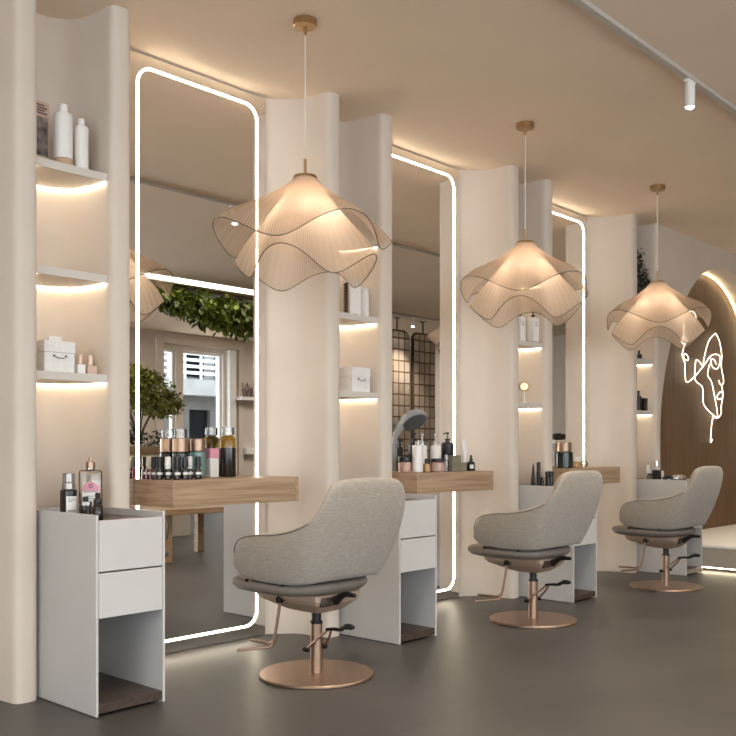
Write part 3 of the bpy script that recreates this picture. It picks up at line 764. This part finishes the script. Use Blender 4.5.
# --- cabinet tops
CZ = .7245
bottle('serum_bottle', 'black bottle with white label and grey cap on the nearest cabinet', 'bottle', (1.917, 3.372, CZ), [
    ('body', 'dark_liquid', L(rounded(.033, 0, .112, .004))),
    ('neck', 'grey_cap', L(rounded(.026, .1125, .14, .002))), ('cap', 'grey_cap', L(rounded(.0235, .1405, .178, .002))),
    ('label', 'pol_white', label_patch(.0332, 225, 305, .0, .086)),
    ('label_text', 'print', lines_patch(.0332, 225, 305, [(.076, .15, .6), (.07, .15, .85), (.064, .15, .5), (.03, .12, .85), (.026, .12, .85)]))])
t = thing('lotion_bottle', 'large clear bottle with rose gold cap and pink label on the nearest cabinet', 'bottle', (2.055, 3.44, CZ), -.5)
MB().box(-.047, .047, -.022, .022, 0, .187, .014, 4).build('glass_body', 'glass', t)
MB().box(-.042, .042, -.017, .017, .004, .105, .008, 3).build('lotion_fill', 'blush', t)
MB().lathe(rounded(.018, .1875, .194, .002)).build('neck', 'glass', t)
MB().lathe([(.019, .1945), (.019, .219), (.016, .221), (.008, .222), (.007, .238), (0, .238)]).build('cap', 'copper', t)
lab = [(-.034, .02), (.034, .02), (.034, .104)] + [(.034*math.cos(math.radians(a)), .104+.034*math.sin(math.radians(a))) for a in range(10, 180, 10)] + [(-.034, .104)]
pl = MB().prism(lab, .0225, .0232, Matrix.Rotation(PI/2, 4, 'X')).build('label', 'pol_white', t, smooth=False)
lab2 = [(-.034, .10), (.034, .10), (.034, .104)] + [(.034*math.cos(math.radians(a)), .104+.034*math.sin(math.radians(a))) for a in range(10, 180, 10)] + [(-.034, .104)]
MB().prism(lab2, .0233, .0238, Matrix.Rotation(PI/2, 4, 'X')).build('pink_crown', 'pink', pl, smooth=False)
mb = MB()
mb.tube([(.007*math.cos(2*PI*k/16), -.0245, .122+.007*math.sin(2*PI*k/16)) for k in range(16)], .0014, 6, True)
for z, w in ((.096, .03), (.078, .02), (.068, .026), (.058, .018), (.042, .024)): mb.box(-w, w, -.0242, -.0236, z, z+.0022)
mb.build('label_print', 'print', pl, smooth=False)
bottle('cream_jar', 'small black jar with clear lid between the bottles on the nearest cabinet', 'jar', (1.938, 3.28, CZ), [
    ('body', 'dark_liquid', L(rounded(.026, 0, .05, .004))), ('rim', 'glass', L(rounded(.025, .0505, .066, .002))), ('knob', 'black', L(rounded(.011, .0665, .086, .003)))])
bottle('dropper_bottle', 'dark dropper bottle at the front edge of the nearest cabinet top', 'bottle', (1.90, 3.13, CZ), [
    ('body', 'dark_liquid', L([(0, 0), (.019, 0), (.021, .003), (.021, .055), (.016, .062), (0, .063)])),
    ('collar', 'grey_cap', L(rounded(.0195, .05, .058, .001))), ('dropper', 'black', L([(.015, .0635), (.017, .068), (.015, .082), (.009, .086), (.010, .104), (.006, .108), (0, .108)]))])
bottle('styling_cone', 'slim black pointed bottle, leftmost on the cabinet beneath the third niche', 'bottle', (5.385, 3.41, CZ), [
    ('body', 'black', L([(0, 0), (.018, 0), (.019, .004), (.006, .155), (0, .18)])), ('base_ring', 'greydark', L([(.0192, .006), (.0192, .014), (.0185, .014)]))])
bottle('styling_bottle', 'tall thin black bottle second on the cabinet beneath the third niche', 'bottle', (5.468, 3.42, CZ), [
    ('body', 'black', L(rounded(.014, 0, .12, .003))), ('cap', 'black', L(rounded(.013, .1205, .182, .003)))])
bottle('styling_bottle', 'short black bottle beside the pointed black bottle', 'bottle', (5.413, 3.36, CZ), [
    ('body', 'black', L(rounded(.013, 0, .06, .003))), ('cap', 'black', L(rounded(.011, .0605, .082, .003)))])
for k, (x, y) in enumerate(((5.505, 3.37), (5.545, 3.37), (5.58, 3.41))):
    bottle('styling_bottle', '%s of three equal black bottles on the cabinet beneath the third niche' % ['left', 'middle', 'right'][k], 'bottle', (x, y, CZ), [
        ('body', 'dark_liquid', L(rounded(.017, 0, .085, .003))), ('cap', 'black', L(rounded(.018, .0855, .118, .003)))], 'black bottles on the third cabinet')
bottle('cream_jar', 'brown jar, leftmost on the cabinet beside the arch', 'jar', (7.115, 3.39, CZ), [
    ('body', 'olive', L(rounded(.034, 0, .058, .006))), ('lid', 'black', L(rounded(.03, .0585, .072, .003)))])
bottle('lotion_bottle', 'small white bottle behind the brown jar on the farthest cabinet', 'bottle', (7.185, 3.45, CZ), [
    ('body', 'pol_white', L(rounded(.022, 0, .115, .004))), ('cap', 'pol_white', L(rounded(.014, .1155, .14, .003)))])
bottle('spray_bottle', 'silver bottle with a white band on the farthest cabinet', 'bottle', (7.215, 3.39, CZ), [
    ('body', 'black', L(rounded(.022, 0, .10, .004))), ('band', 'pol_white', L(rounded(.021, .1005, .13, .003))), ('cap', 'chrome', L(rounded(.019, .1305, .175, .003)))])
bottle('carton_box', 'small black and white carton standing on the farthest cabinet', 'box', (7.105, 3.325, CZ), [
    ('carton', 'black', B(-.04, .0, -.03, .03, 0, .10)), ('front', 'pol_white', B(.001, .045, -.03, .03, .012, .095))])
t = thing('hair_dryer', 'silver and black hair dryer lying on the farthest cabinet', 'hair dryer', (7.155, 3.175, CZ), -.4)
MB().lathe([(0, -.06), (.02, -.058), (.031, -.045), (.034, -.01), (.03, .03), (.024, .06), (0, .06)], (0, 0, .036), mtx=Matrix.Rotation(PI/2, 4, 'Y')).build('barrel', 'chrome', t)
MB().tube([(-.01, .01, .04), (-.05, .05, .05), (-.09, .08, .03)], [.016, .015, .013], 12).build('handle', 'black', t)

# --- niche shelves
S1, S2, S3 = [z+.0005 for z, _ in SHZ]
nx = [BC[n]+BAY/2 for n in range(4)]
t = thing('picture_frame', 'small framed picture at the left of the top shelf, leftmost niche', 'picture', (1.893, 3.58, S1), .1)
MB().box(-.05, .05, -.012, .012, 0, .26, .002, 1).build('frame', 'blush', t, smooth=False)
MB().box(-.042, .042, -.0135, -.0122, .035, .195).build('photo', 'photo', t, smooth=False)
mb = MB()
for k in range(4): mb.box(-.038, .038-.012*(k % 2), -.0135, -.0122, .208+k*.011, .213+k*.011)
mb.build('caption_lines', 'print', t, smooth=False)
def shampoo(label, loc, r, h, ch, band):
    ps = [('body', 'pol_white', L([(0, .03 if band else 0), (r, .03 if band else 0), (r, h-.012), (r*.85, h-.003), (r*.5, h), (0, h)])), ('cap', 'pol_white', L(rounded(r*.48, h+.0005, h+ch, .003)))]
    if band: ps.append(('base_band', 'tan', L(rounded(r*.99, 0, .0295, .003))))
    else: ps.append(('label', 'cream', label_patch(r, 215, 225, .02, h-.03)))
    return bottle('shampoo_bottle', label, 'bottle', loc, ps)
shampoo('large white bottle with a tan base band on the top shelf, leftmost niche', (1.985, 3.535, S1), .038, .222, .036, True)
shampoo('smaller white bottle right of the larger one on the top shelf, leftmost niche', (2.068, 3.535, S1), .030, .190, .030, False)
def gift(label, loc, w, d, h, rz=0):
    t = thing('gift_box', label, 'box', loc, rz)
    MB().box(-w/2, w/2, -d/2, d/2, 0, h*.62, .002, 1).build('box_base', 'paper', t, smooth=False)
    MB().box(-w/2-.002, w/2+.002, -d/2-.002, d/2+.002, h*.625, h, .002, 1).build('box_lid', 'paper', t, smooth=False)
    hd = MB().tube(smooth_path([(-.025, -d/2-.004, h*.5), (-.012, -d/2-.012, h*.45), (.012, -d/2-.012, h*.45), (.025, -d/2-.004, h*.5)], 4), .0022, 8).build('handle', 'chrome', t)
    mb = MB()
    for x in (-.027, .027): mb.lathe([(.004, -.002), (.004, .002)], (x, -d/2-.003, h*.52), 10, Matrix.Rotation(PI/2, 4, 'X'))
    mb.build('stud', 'black', hd)
    return t
gift('white textured box with a metal handle on the lowest shelf, leftmost niche', (1.953, 3.555, S3), .135, .10, .127)
o = MB().box(-.03, .03, -.004, .004, 0, .162, .001, 1).build('gift_card', 'paper', loc=(2.005, 3.64, S3)); tag(o, 'white card standing behind the textured box, leftmost niche', 'card')
for k, (x, w, h, b) in enumerate(((2.060, .018, .04, 'pol_white'), (2.108, .022, .038, 'blush'))):
    bottle('perfume_bottle', ['white based perfume bottle next to the textured box, leftmost niche', 'blush perfume bottle, rightmost on the lowest shelf, leftmost niche'][k], 'bottle', (x, 3.53, S3), [
        ('body', b, B(-w, w, -w*.8, w*.8, 0, h)), ('cap', 'blush', L(rounded(w*.62, h+.0005, h+.043, .003)))])
# second niche
bottle('carton_box', 'tall white carton on the middle shelf of the second niche', 'box', (3.757, 3.56, S2), [
    ('carton', 'pol_white', B(-.045, .045, -.03, .03, 0, .172)), ('lid', 'paper', B(-.046, .046, -.031, .031, .1725, .20)), ('base', 'tan', B(-.02, .02, -.0312, -.0305, 0, .012, bev=0))])
bottle('carton_box', 'low white carton right of the tall one on the middle shelf, second niche', 'box', (3.825, 3.53, S2), [
    ('carton', 'paper', B(-.018, .018, -.02, .02, 0, .15)), ('lid', 'pol_white', B(-.0185, .0185, -.0205, .0205, .1505, .165))])
bottle('hair_comb', 'dark upright comb at the left of the middle shelf, second niche', 'comb', (3.682, 3.53, S2), [
    ('spine', 'screenframe', B(-.01, .01, -.006, .006, 0, .175)), ('teeth', 'black', lambda mb: [mb.box(-.02, -.0102, -.004, .004, .01+k*.008, .013+k*.008) for k in range(20)])])
gift('white box with a ribbon handle on the lowest shelf, second niche', (3.765, 3.545, S3), .145, .10, .135)
o = MB().box(-.05, .05, -.004, .004, 0, .14, .001, 1).build('gift_card', 'paper', loc=(3.71, 3.63, S3)); tag(o, 'pale card behind the ribbon-handled box, second niche', 'card')
# third niche
for k, (x, y) in enumerate(((5.418, 3.54), (5.525, 3.50))):
    bottle('pump_bottle', ['left of two square white pump bottles on the middle shelf, third niche', 'right of two square white pump bottles on the middle shelf, third niche'][k], 'bottle', (x, y, S2), [
        ('body', 'pol_white', B(-.036, .036, -.03, .03, 0, .17, bev=.006)), ('pump', 'black', lambda mb: (mb.lathe([(.013, .1705), (.013, .19), (.005, .192), (.005, .21), (.014, .211), (.014, .225), (0, .226)], n=14), mb.box(-.03, .0, -.006, .006, .212, .223))),
        ('label_text', 'print', lambda mb: [mb.box(-.02, .02-.006*j, -.0306, -.0301, .11+.012*j, .113+.012*j) for j in range(3)])], 'square white pump bottles in the third niche')
t = thing('table_clock', 'round glowing gold clock on a small stand on the lowest shelf, third niche', 'clock', (5.460, 3.53, S3), -.98)
MB().lathe([(0, -.01), (.026, -.01), (.028, 0), (.026, .01), (0, .01)], (0, 0, .115), 28, Matrix.Rotation(PI/2, 4, 'X')).build('dial', emat('lit_dial', (1, .80, .5), .9), t)
MB().tube([(.029*math.cos(2*PI*k/32), -.004, .115+.029*math.sin(2*PI*k/32)) for k in range(32)], .005, 8, True).build('rim', 'brass', t)
MB().box(-.048, -.034, -.012, .012, .09, .14, .002, 1).build('side_knob', 'screenframe', t)
mb = MB(); mb.lathe([(0, 0), (.026, 0), (.026, .006), (.006, .008), (.005, .082), (0, .082)], n=20); mb.build('stand', 'pol_white', t)
# fourth niche
def leaf_cloud(mb, centres, count, size, seed, flat=.35):
    rnd = random.Random(seed)
    for _ in range(count):
        c, r = rnd.choice(centres)
        while True:
            v = Vector((rnd.uniform(-1, 1), rnd.uniform(-1, 1), rnd.uniform(-1, 1)))
            if .25 < v.length < 1: break
        p = Vector(c) + Vector((v.x*r[0], v.y*r[1], v.z*r[2]))
        s = size*rnd.uniform(.6, 1.25)
        R = Matrix.Rotation(rnd.uniform(0, 2*PI), 4, 'Z') @ Matrix.Rotation(rnd.uniform(-1.1, 1.1), 4, 'X') @ Matrix.Rotation(rnd.uniform(-.8, .8), 4, 'Y')
        q = [(-.0, 0, 0), (.22, .3, .04), (.26, .6, .0), (0, 1, -.12), (-.26, .6, .0), (-.22, .3, .04)]
        vs = [mb.bm.verts.new(p + R @ Vector((a*s, b*s, c_*s))) for a, b, c_ in q]
        mb.bm.faces.new(vs[:4]); mb.bm.faces.new([vs[0], vs[3], vs[4], vs[5]])
t = thing('potted_plant', 'dark leafy plant in a black pot on the top shelf, niche beside the arch', 'plant', (7.20, 3.54, S1))
MB().lathe([(0, 0), (.03, 0), (.038, .004), (.046, .10), (.042, .10), (.038, .085), (0, .085)]).build('pot', 'black', t)
mb = MB(); rnd = random.Random(3)
for k in range(9):
    a = rnd.uniform(0, 6.28); s = rnd.uniform(.03, .10)
    mb.tube([(0, 0, .08), (s*.4*math.cos(a), s*.4*math.sin(a), .2), (s*math.cos(a), s*.7*math.sin(a), .28+rnd.uniform(0, .14))], .003, 5)
mb.build('stems', 'bark', t)
mb = MB(); leaf_cloud(mb, [((.0, 0, .30), (.09, .07, .15)), ((.05, -.02, .22), (.06, .05, .09)), ((-.03, 0, .40), (.05, .05, .11))], 230, .045, 5); mb.build('foliage', 'leaf3', t, smooth=False)
bottle('dropper_bottle', 'tiny black bottle on the middle shelf, niche beside the arch', 'bottle', (7.19, 3.53, S2), [
    ('body', 'black', L(rounded(.024, 0, .045, .004))), ('cap', 'black', L(rounded(.009, .0455, .075, .002)))])
bottle('pump_bottle', 'tall black pump bottle on the lowest shelf, niche beside the arch', 'bottle', (7.20, 3.54, S3), [
    ('body', 'black', L(rounded(.025, 0, .12, .004))), ('pump', 'black', lambda mb: (mb.lathe([(.009, .1205), (.009, .15), (0, .15)], n=12), mb.box(-.03, .01, -.008, .008, .1505, .165)))])
bottle('cream_jar', 'square dark jar beside the black pump bottle, niche beside the arch', 'jar', (7.26, 3.53, S3), [
    ('body', 'dark_liquid', B(-.03, .03, -.028, .028, 0, .075)), ('lid', 'black', B(-.031, .031, -.029, .029, .0755, .105))])

# ------------------------------------------------------------------ platform and neon sign in the arch
t = thing('platform', 'low white floating platform under the arch with warm light beneath', 'platform', (7.42, 2.3, 0))
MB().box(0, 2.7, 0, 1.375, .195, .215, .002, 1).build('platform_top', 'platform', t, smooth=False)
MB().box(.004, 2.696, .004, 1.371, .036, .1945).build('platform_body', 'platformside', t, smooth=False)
MB().box(.12, 2.6, .12, 1.30, 0, .0355).build('plinth', 'seam', t, smooth=False)
MB().box(.03, .045, .05, 1.30, .026, .0355).build('light_strip', 'warmled', t, smooth=False)
NE = [[(9.096, 2.142), (9.193, 2.072), (9.252, 1.935), (9.238, 1.828), (9.297, 1.699), (9.283, 1.65), (9.216, 1.641), (9.18, 1.68)],
[(9.238, 1.642), (9.274, 1.582), (9.274, 1.511), (9.238, 1.421), (9.238, 1.351), (9.149, 1.304), (9.039, 1.314)],
[(9.096, 2.142), (8.953, 2.069), (8.867, 1.967), (8.804, 1.842), (8.796, 1.796), (8.68, 1.842), (8.619, 1.829), (8.598, 1.685), (8.639, 1.637), (8.783, 1.585), (8.804, 1.432), (9.017, 1.336), (9.149, 1.309)],
[(8.38, 1.805), (8.38, 1.706), (8.419, 1.622), (8.598, 1.685), (8.804, 1.8), (8.974, 1.906), (9.127, 1.935), (9.216, 1.906), (9.149, 1.796), (9.017, 1.805), (8.983, 1.872), (9.061, 1.878), (9.113, 1.837)],
[(8.953, 1.827), (8.901, 1.72), (8.996, 1.656), (9.061, 1.537), (9.127, 1.4), (9.149, 1.322)],
[(9.039, 1.314), (8.996, 1.222), (8.974, 1.066), (9.017, 1.092)],
[(9.149, 1.532), (9.238, 1.572), (9.283, 1.52), (9.171, 1.489), (9.127, 1.523)],
[(8.341, 2.04), (8.302, 1.988), (8.38, 1.973), (8.419, 2.019), (8.353, 2.041), (8.36, 1.96), (8.329, 1.9), (8.322, 1.858), (8.419, 1.824), (8.458, 1.852), (8.38, 1.887), (8.341, 1.843), (8.38, 1.796)],
[(8.358, 2.039), (8.358, 2.151), (8.369, 2.227), (8.424, 2.284), (8.571, 2.296), (8.628, 2.254), (8.571, 2.214), (8.447, 2.273)]]
t = thing('neon_sign', 'glowing white neon line drawing of a face and hand on the wooden arch wall', 'neon sign', (0, AB-.025, 0))
mb = MB()
for st in NE: mb.tube(smooth_path([(x, 0, z) for x, z in st], 5), .004, 8)
mb.build('neon_tube', 'neon', t)
mb = MB()
for x, z in ((9.096, 2.142), (8.6, 1.69), (8.8, 1.43), (9.04, 1.314), (8.974, 1.07), (9.29, 1.67), (8.38, 1.72)): mb.lathe([(.006, 0), (.006, .022)], (x, 0, z), 8, Matrix.Rotation(-PI/2, 4, 'X'))
mb.build('standoff', 'glass', t)

# ------------------------------------------------------------------ the far half of the room, seen in the mirrors
o = MB().box(2.2, 9.6, -1.17, -.93, CEIL-.006, CEIL-.0005).build('linear_light', 'ceilled', smooth=False)
tag(o, 'long white light line on the ceiling, reflected in the nearest mirror above the greenery', 'light line')
t = thing('hanging_greenery', 'band of leafy green foliage hanging from the ceiling, reflected in the nearest mirror', 'plant', (7.0, -1.42, 0))
MB().box(-1.3, 2.6, -.25, .05, CEIL-.03, CEIL-.0005).build('trough', 'screenframe', t, smooth=False)
cs = []
rnd = random.Random(11)
for k in range(26):
    x = -1.2 + k*.15; depth = .17 + .27*min(1, max(0, (x+1.0)/1.9)) + rnd.uniform(-.04, .06)
    cs.append(((x, rnd.uniform(.02, .12), CEIL-.05-depth*.62), (.16, .22, depth*.6)))
mb = MB(); leaf_cloud(mb, cs, 5200, .11, 12); mb.build('foliage', 'leaf2', t, smooth=False)
t = thing('planter_tree', 'small bushy olive-green tree in a raised planter, reflected in the nearest mirror', 'tree', (6.0, -1.5, 0))
MB().box(-.55, .50, -.3, .3, 0, .93).build('plinth', 'platform', t, smooth=False)
mb = MB(); mb.box(-.56, .42, -.31, .31, .93, 1.02, .004, 1); mb.build('planter', 'oak', t, smooth=False)
MB().box(-.52, .38, -.27, .27, 1.015, 1.025).build('soil', 'bark', t, smooth=False)
mb = MB()
for k in range(7):
    a = k*.9; mb.tube(smooth_path([(0, 0, 1.02), (.05*math.cos(a), .05*math.sin(a), 1.2), (.17*math.cos(a), .15*math.sin(a), 1.42), (.28*math.cos(a), .24*math.sin(a), 1.6)], 4), [.014-.0008*j for j in range(13)], 6)
mb.build('trunk', 'bark', t)
mb = MB(); leaf_cloud(mb, [((.05, 0, 1.62), (.42, .36, .26)), ((-.2, .05, 1.72), (.32, .3, .22)), ((.33, 0, 1.52), (.25, .25, .16)), ((.0, 0, 1.78), (.25, .25, .14))], 3600, .058, 13); mb.build('crown', 'leaf', t, smooth=False)
mb = MB(); leaf_cloud(mb, [((.1, 0, 1.1), (.3, .22, .10)), ((-.2, 0, 1.12), (.25, .22, .10))], 500, .05, 14); mb.build('undergrowth', 'leaf3', t, smooth=False)
t = thing('oak_bench', 'low oak bench with square legs, reflected under the nearest oak table', 'bench', (4.7, .2, 0))
MB().box(0, .92, 0, .66, .42, .47, .003, 1).build('seat_board', 'oak', t, smooth=False)
for x, y in ((0, .52), (.80, 0), (.80, .60), (0, 0)):
    w = .13 if (x == 0) else .075
    MB().box(x, x+w, y, y+.06, 0, .4195, .002, 1).build('leg', 'oak_end', t, smooth=False)
for k, xc in enumerate((10.13, 10.72)):
    t = thing('room_screen', ['left bronze framed glass block screen reflected in the middle mirror', 'right bronze framed glass block screen reflected in the middle mirror'][k], 'screen', (xc, -1.18, 0), 0, 'bronze framed screens across the room')
    MB().tube([(x, 0, z) for x, z in rrect(-.265, .265, .05, 2.70, .12)], .016, 8, True).build('frame', 'screenframe', t)
    MB().prism(rrect(-.25, .25, .065, 2.685, .11), -.035, .035, Matrix.Rotation(PI/2, 4, 'X')).build('glass_blocks', 'blocks', t, smooth=False)
    mb = MB(); mb.lathe([(.012, 2.71), (.012, CEIL-.008), (.05, CEIL-.007), (.05, CEIL-.0005)], n=14); mb.lathe([(.012, .0), (.012, .04)], n=12); mb.build('mounting_post', 'screenframe', t)
t = thing('reception_counter', 'white counter across the room, reflected in the farthest mirror', 'counter', (10.1, 1.5, 0))
MB().box(-.6, .6, -.3, .3, 0, 1.06, .003, 1).build('counter_body', 'white', t, smooth=False)
MB().box(-.63, .63, -.33, .33, 1.0605, 1.10, .003, 1).build('counter_top', 'platform', t, smooth=False)
t = thing('hair_dryer', 'black hair dryer lying on the white counter, reflected in the farthest mirror', 'hair dryer', (10.1, 1.5, 1.1005), .3)
MB().lathe([(0, -.10), (.03, -.1), (.042, -.06), (.045, 0), (.036, .06), (.03, .12), (0, .12)], (0, 0, .046), mtx=Matrix.Rotation(PI/2, 4, 'Y')).build('barrel', 'black', t)
MB().tube([(-.02, 0, .045), (-.06, -.08, .03), (-.08, -.16, .022)], [.022, .02, .018], 12).build('handle', 'black', t)
t = thing('plant_ledge', 'white wall ledge with dried reddish grasses, reflected at the right of the nearest mirror', 'ledge', (10.9, FY, 1.83))
MB().box(-.7, .7, .0, .25, 0, .06).build('ledge_board', 'pol_white', t, smooth=False)
mb = MB(); rnd = random.Random(4)
for k in range(160):
    x, y, a, h = rnd.uniform(-.55, .6), rnd.uniform(.04, .2), rnd.uniform(-.5, .5), rnd.uniform(.1, .26)
    mb.tube([(x, y, .055), (x+a*h*.5, y, .06+h*.6), (x+a*h, y, .06+h)], .004, 4)
mb.build('dried_grass', 'dry', t)

# ------------------------------------------------------------------ light
w = bpy.data.worlds.new('World'); sc.world = w; w.use_nodes = True
bg = w.node_tree.nodes['Background']; bg.inputs[0].default_value = (.80, .90, 1, 1); bg.inputs[1].default_value = 3.3
for i, (a, b, z0, z1) in enumerate(OPN[:3]):
    light('window_daylight', 'AREA', ((a+b)/2, FY+.06, 1.33), 44, (1, .96, .90), (PI/2+1.0, 0, 0), shape='RECTANGLE', size=b-a-.1, size_y=2.4)  # unseen fill lamp at an added opening, tilted up to lift the ceiling
for a, b, z0, z1 in LOPN_ADDED:
    light('window_daylight', 'AREA', (-2.96, (a+b)/2, 1.33), 16, (1, .96, .90), (PI/2+.75, 0, -PI/2), shape='RECTANGLE', size=b-a-.1, size_y=2.4)  # unseen fill lamp added on the left to light the side faces
light('ground_bounce', 'AREA', (9.4, FY-.75, .06), 70, (1, .97, .93), (PI+.25, 0, 0), shape='RECTANGLE', size=2.2, size_y=.9)  # fill lamp added outside the window to brighten the far ceiling
# unseen ceiling fill lamps, added to raise the room's brightness
for x, y in ((-.6, .6), (-.6, -2.2), (2.2, -2.6), (4.6, -2.9), (11.9, -3.2), (8.6, -1.98), (10.4, -2.75)):
    t = thing('ceiling_panel', 'flat square ceiling light panel behind the camera', 'ceiling light', (x, y, CEIL), 0, 'ceiling light panels')
    MB().box(-.42, .42, -.42, .42, -.018, -.0005).build('panel_frame', 'pol_white', t, smooth=False)
    light('panel_light', 'AREA', (0, 0, -.021), 20, (1, .94, .87), parent=t, shape='SQUARE', size=.8)

# ------------------------------------------------------------------ camera
TH = .741129; FPX = 925.96; HY = 448.49
cam = bpy.data.cameras.new('Camera'); co = bpy.data.objects.new('Camera', cam); COL.objects.link(co)
co.location = (0, 0, 1.0); co.rotation_euler = (PI/2, 0, TH-PI/2)
cam.sensor_width = 36; cam.sensor_fit = 'HORIZONTAL'; cam.lens = 36*FPX/736
cam.shift_y = (HY-368)/736; cam.clip_start = .05
sc.camera = co
sc.view_settings.view_transform = 'Standard'; sc.view_settings.look = 'None'
sc.view_settings.exposure = 0.57; sc.view_settings.gamma = 1; sc.view_settings.use_curve_mapping = False
sc.cycles.use_denoising = True
sc.cycles.max_bounces = 10; sc.cycles.diffuse_bounces = 5; sc.cycles.glossy_bounces = 6; sc.cycles.transparent_max_bounces = 16; sc.cycles.transmission_bounces = 6
sc.cycles.caustics_reflective = False; sc.cycles.caustics_refractive = False; sc.cycles.sample_clamp_indirect = 6
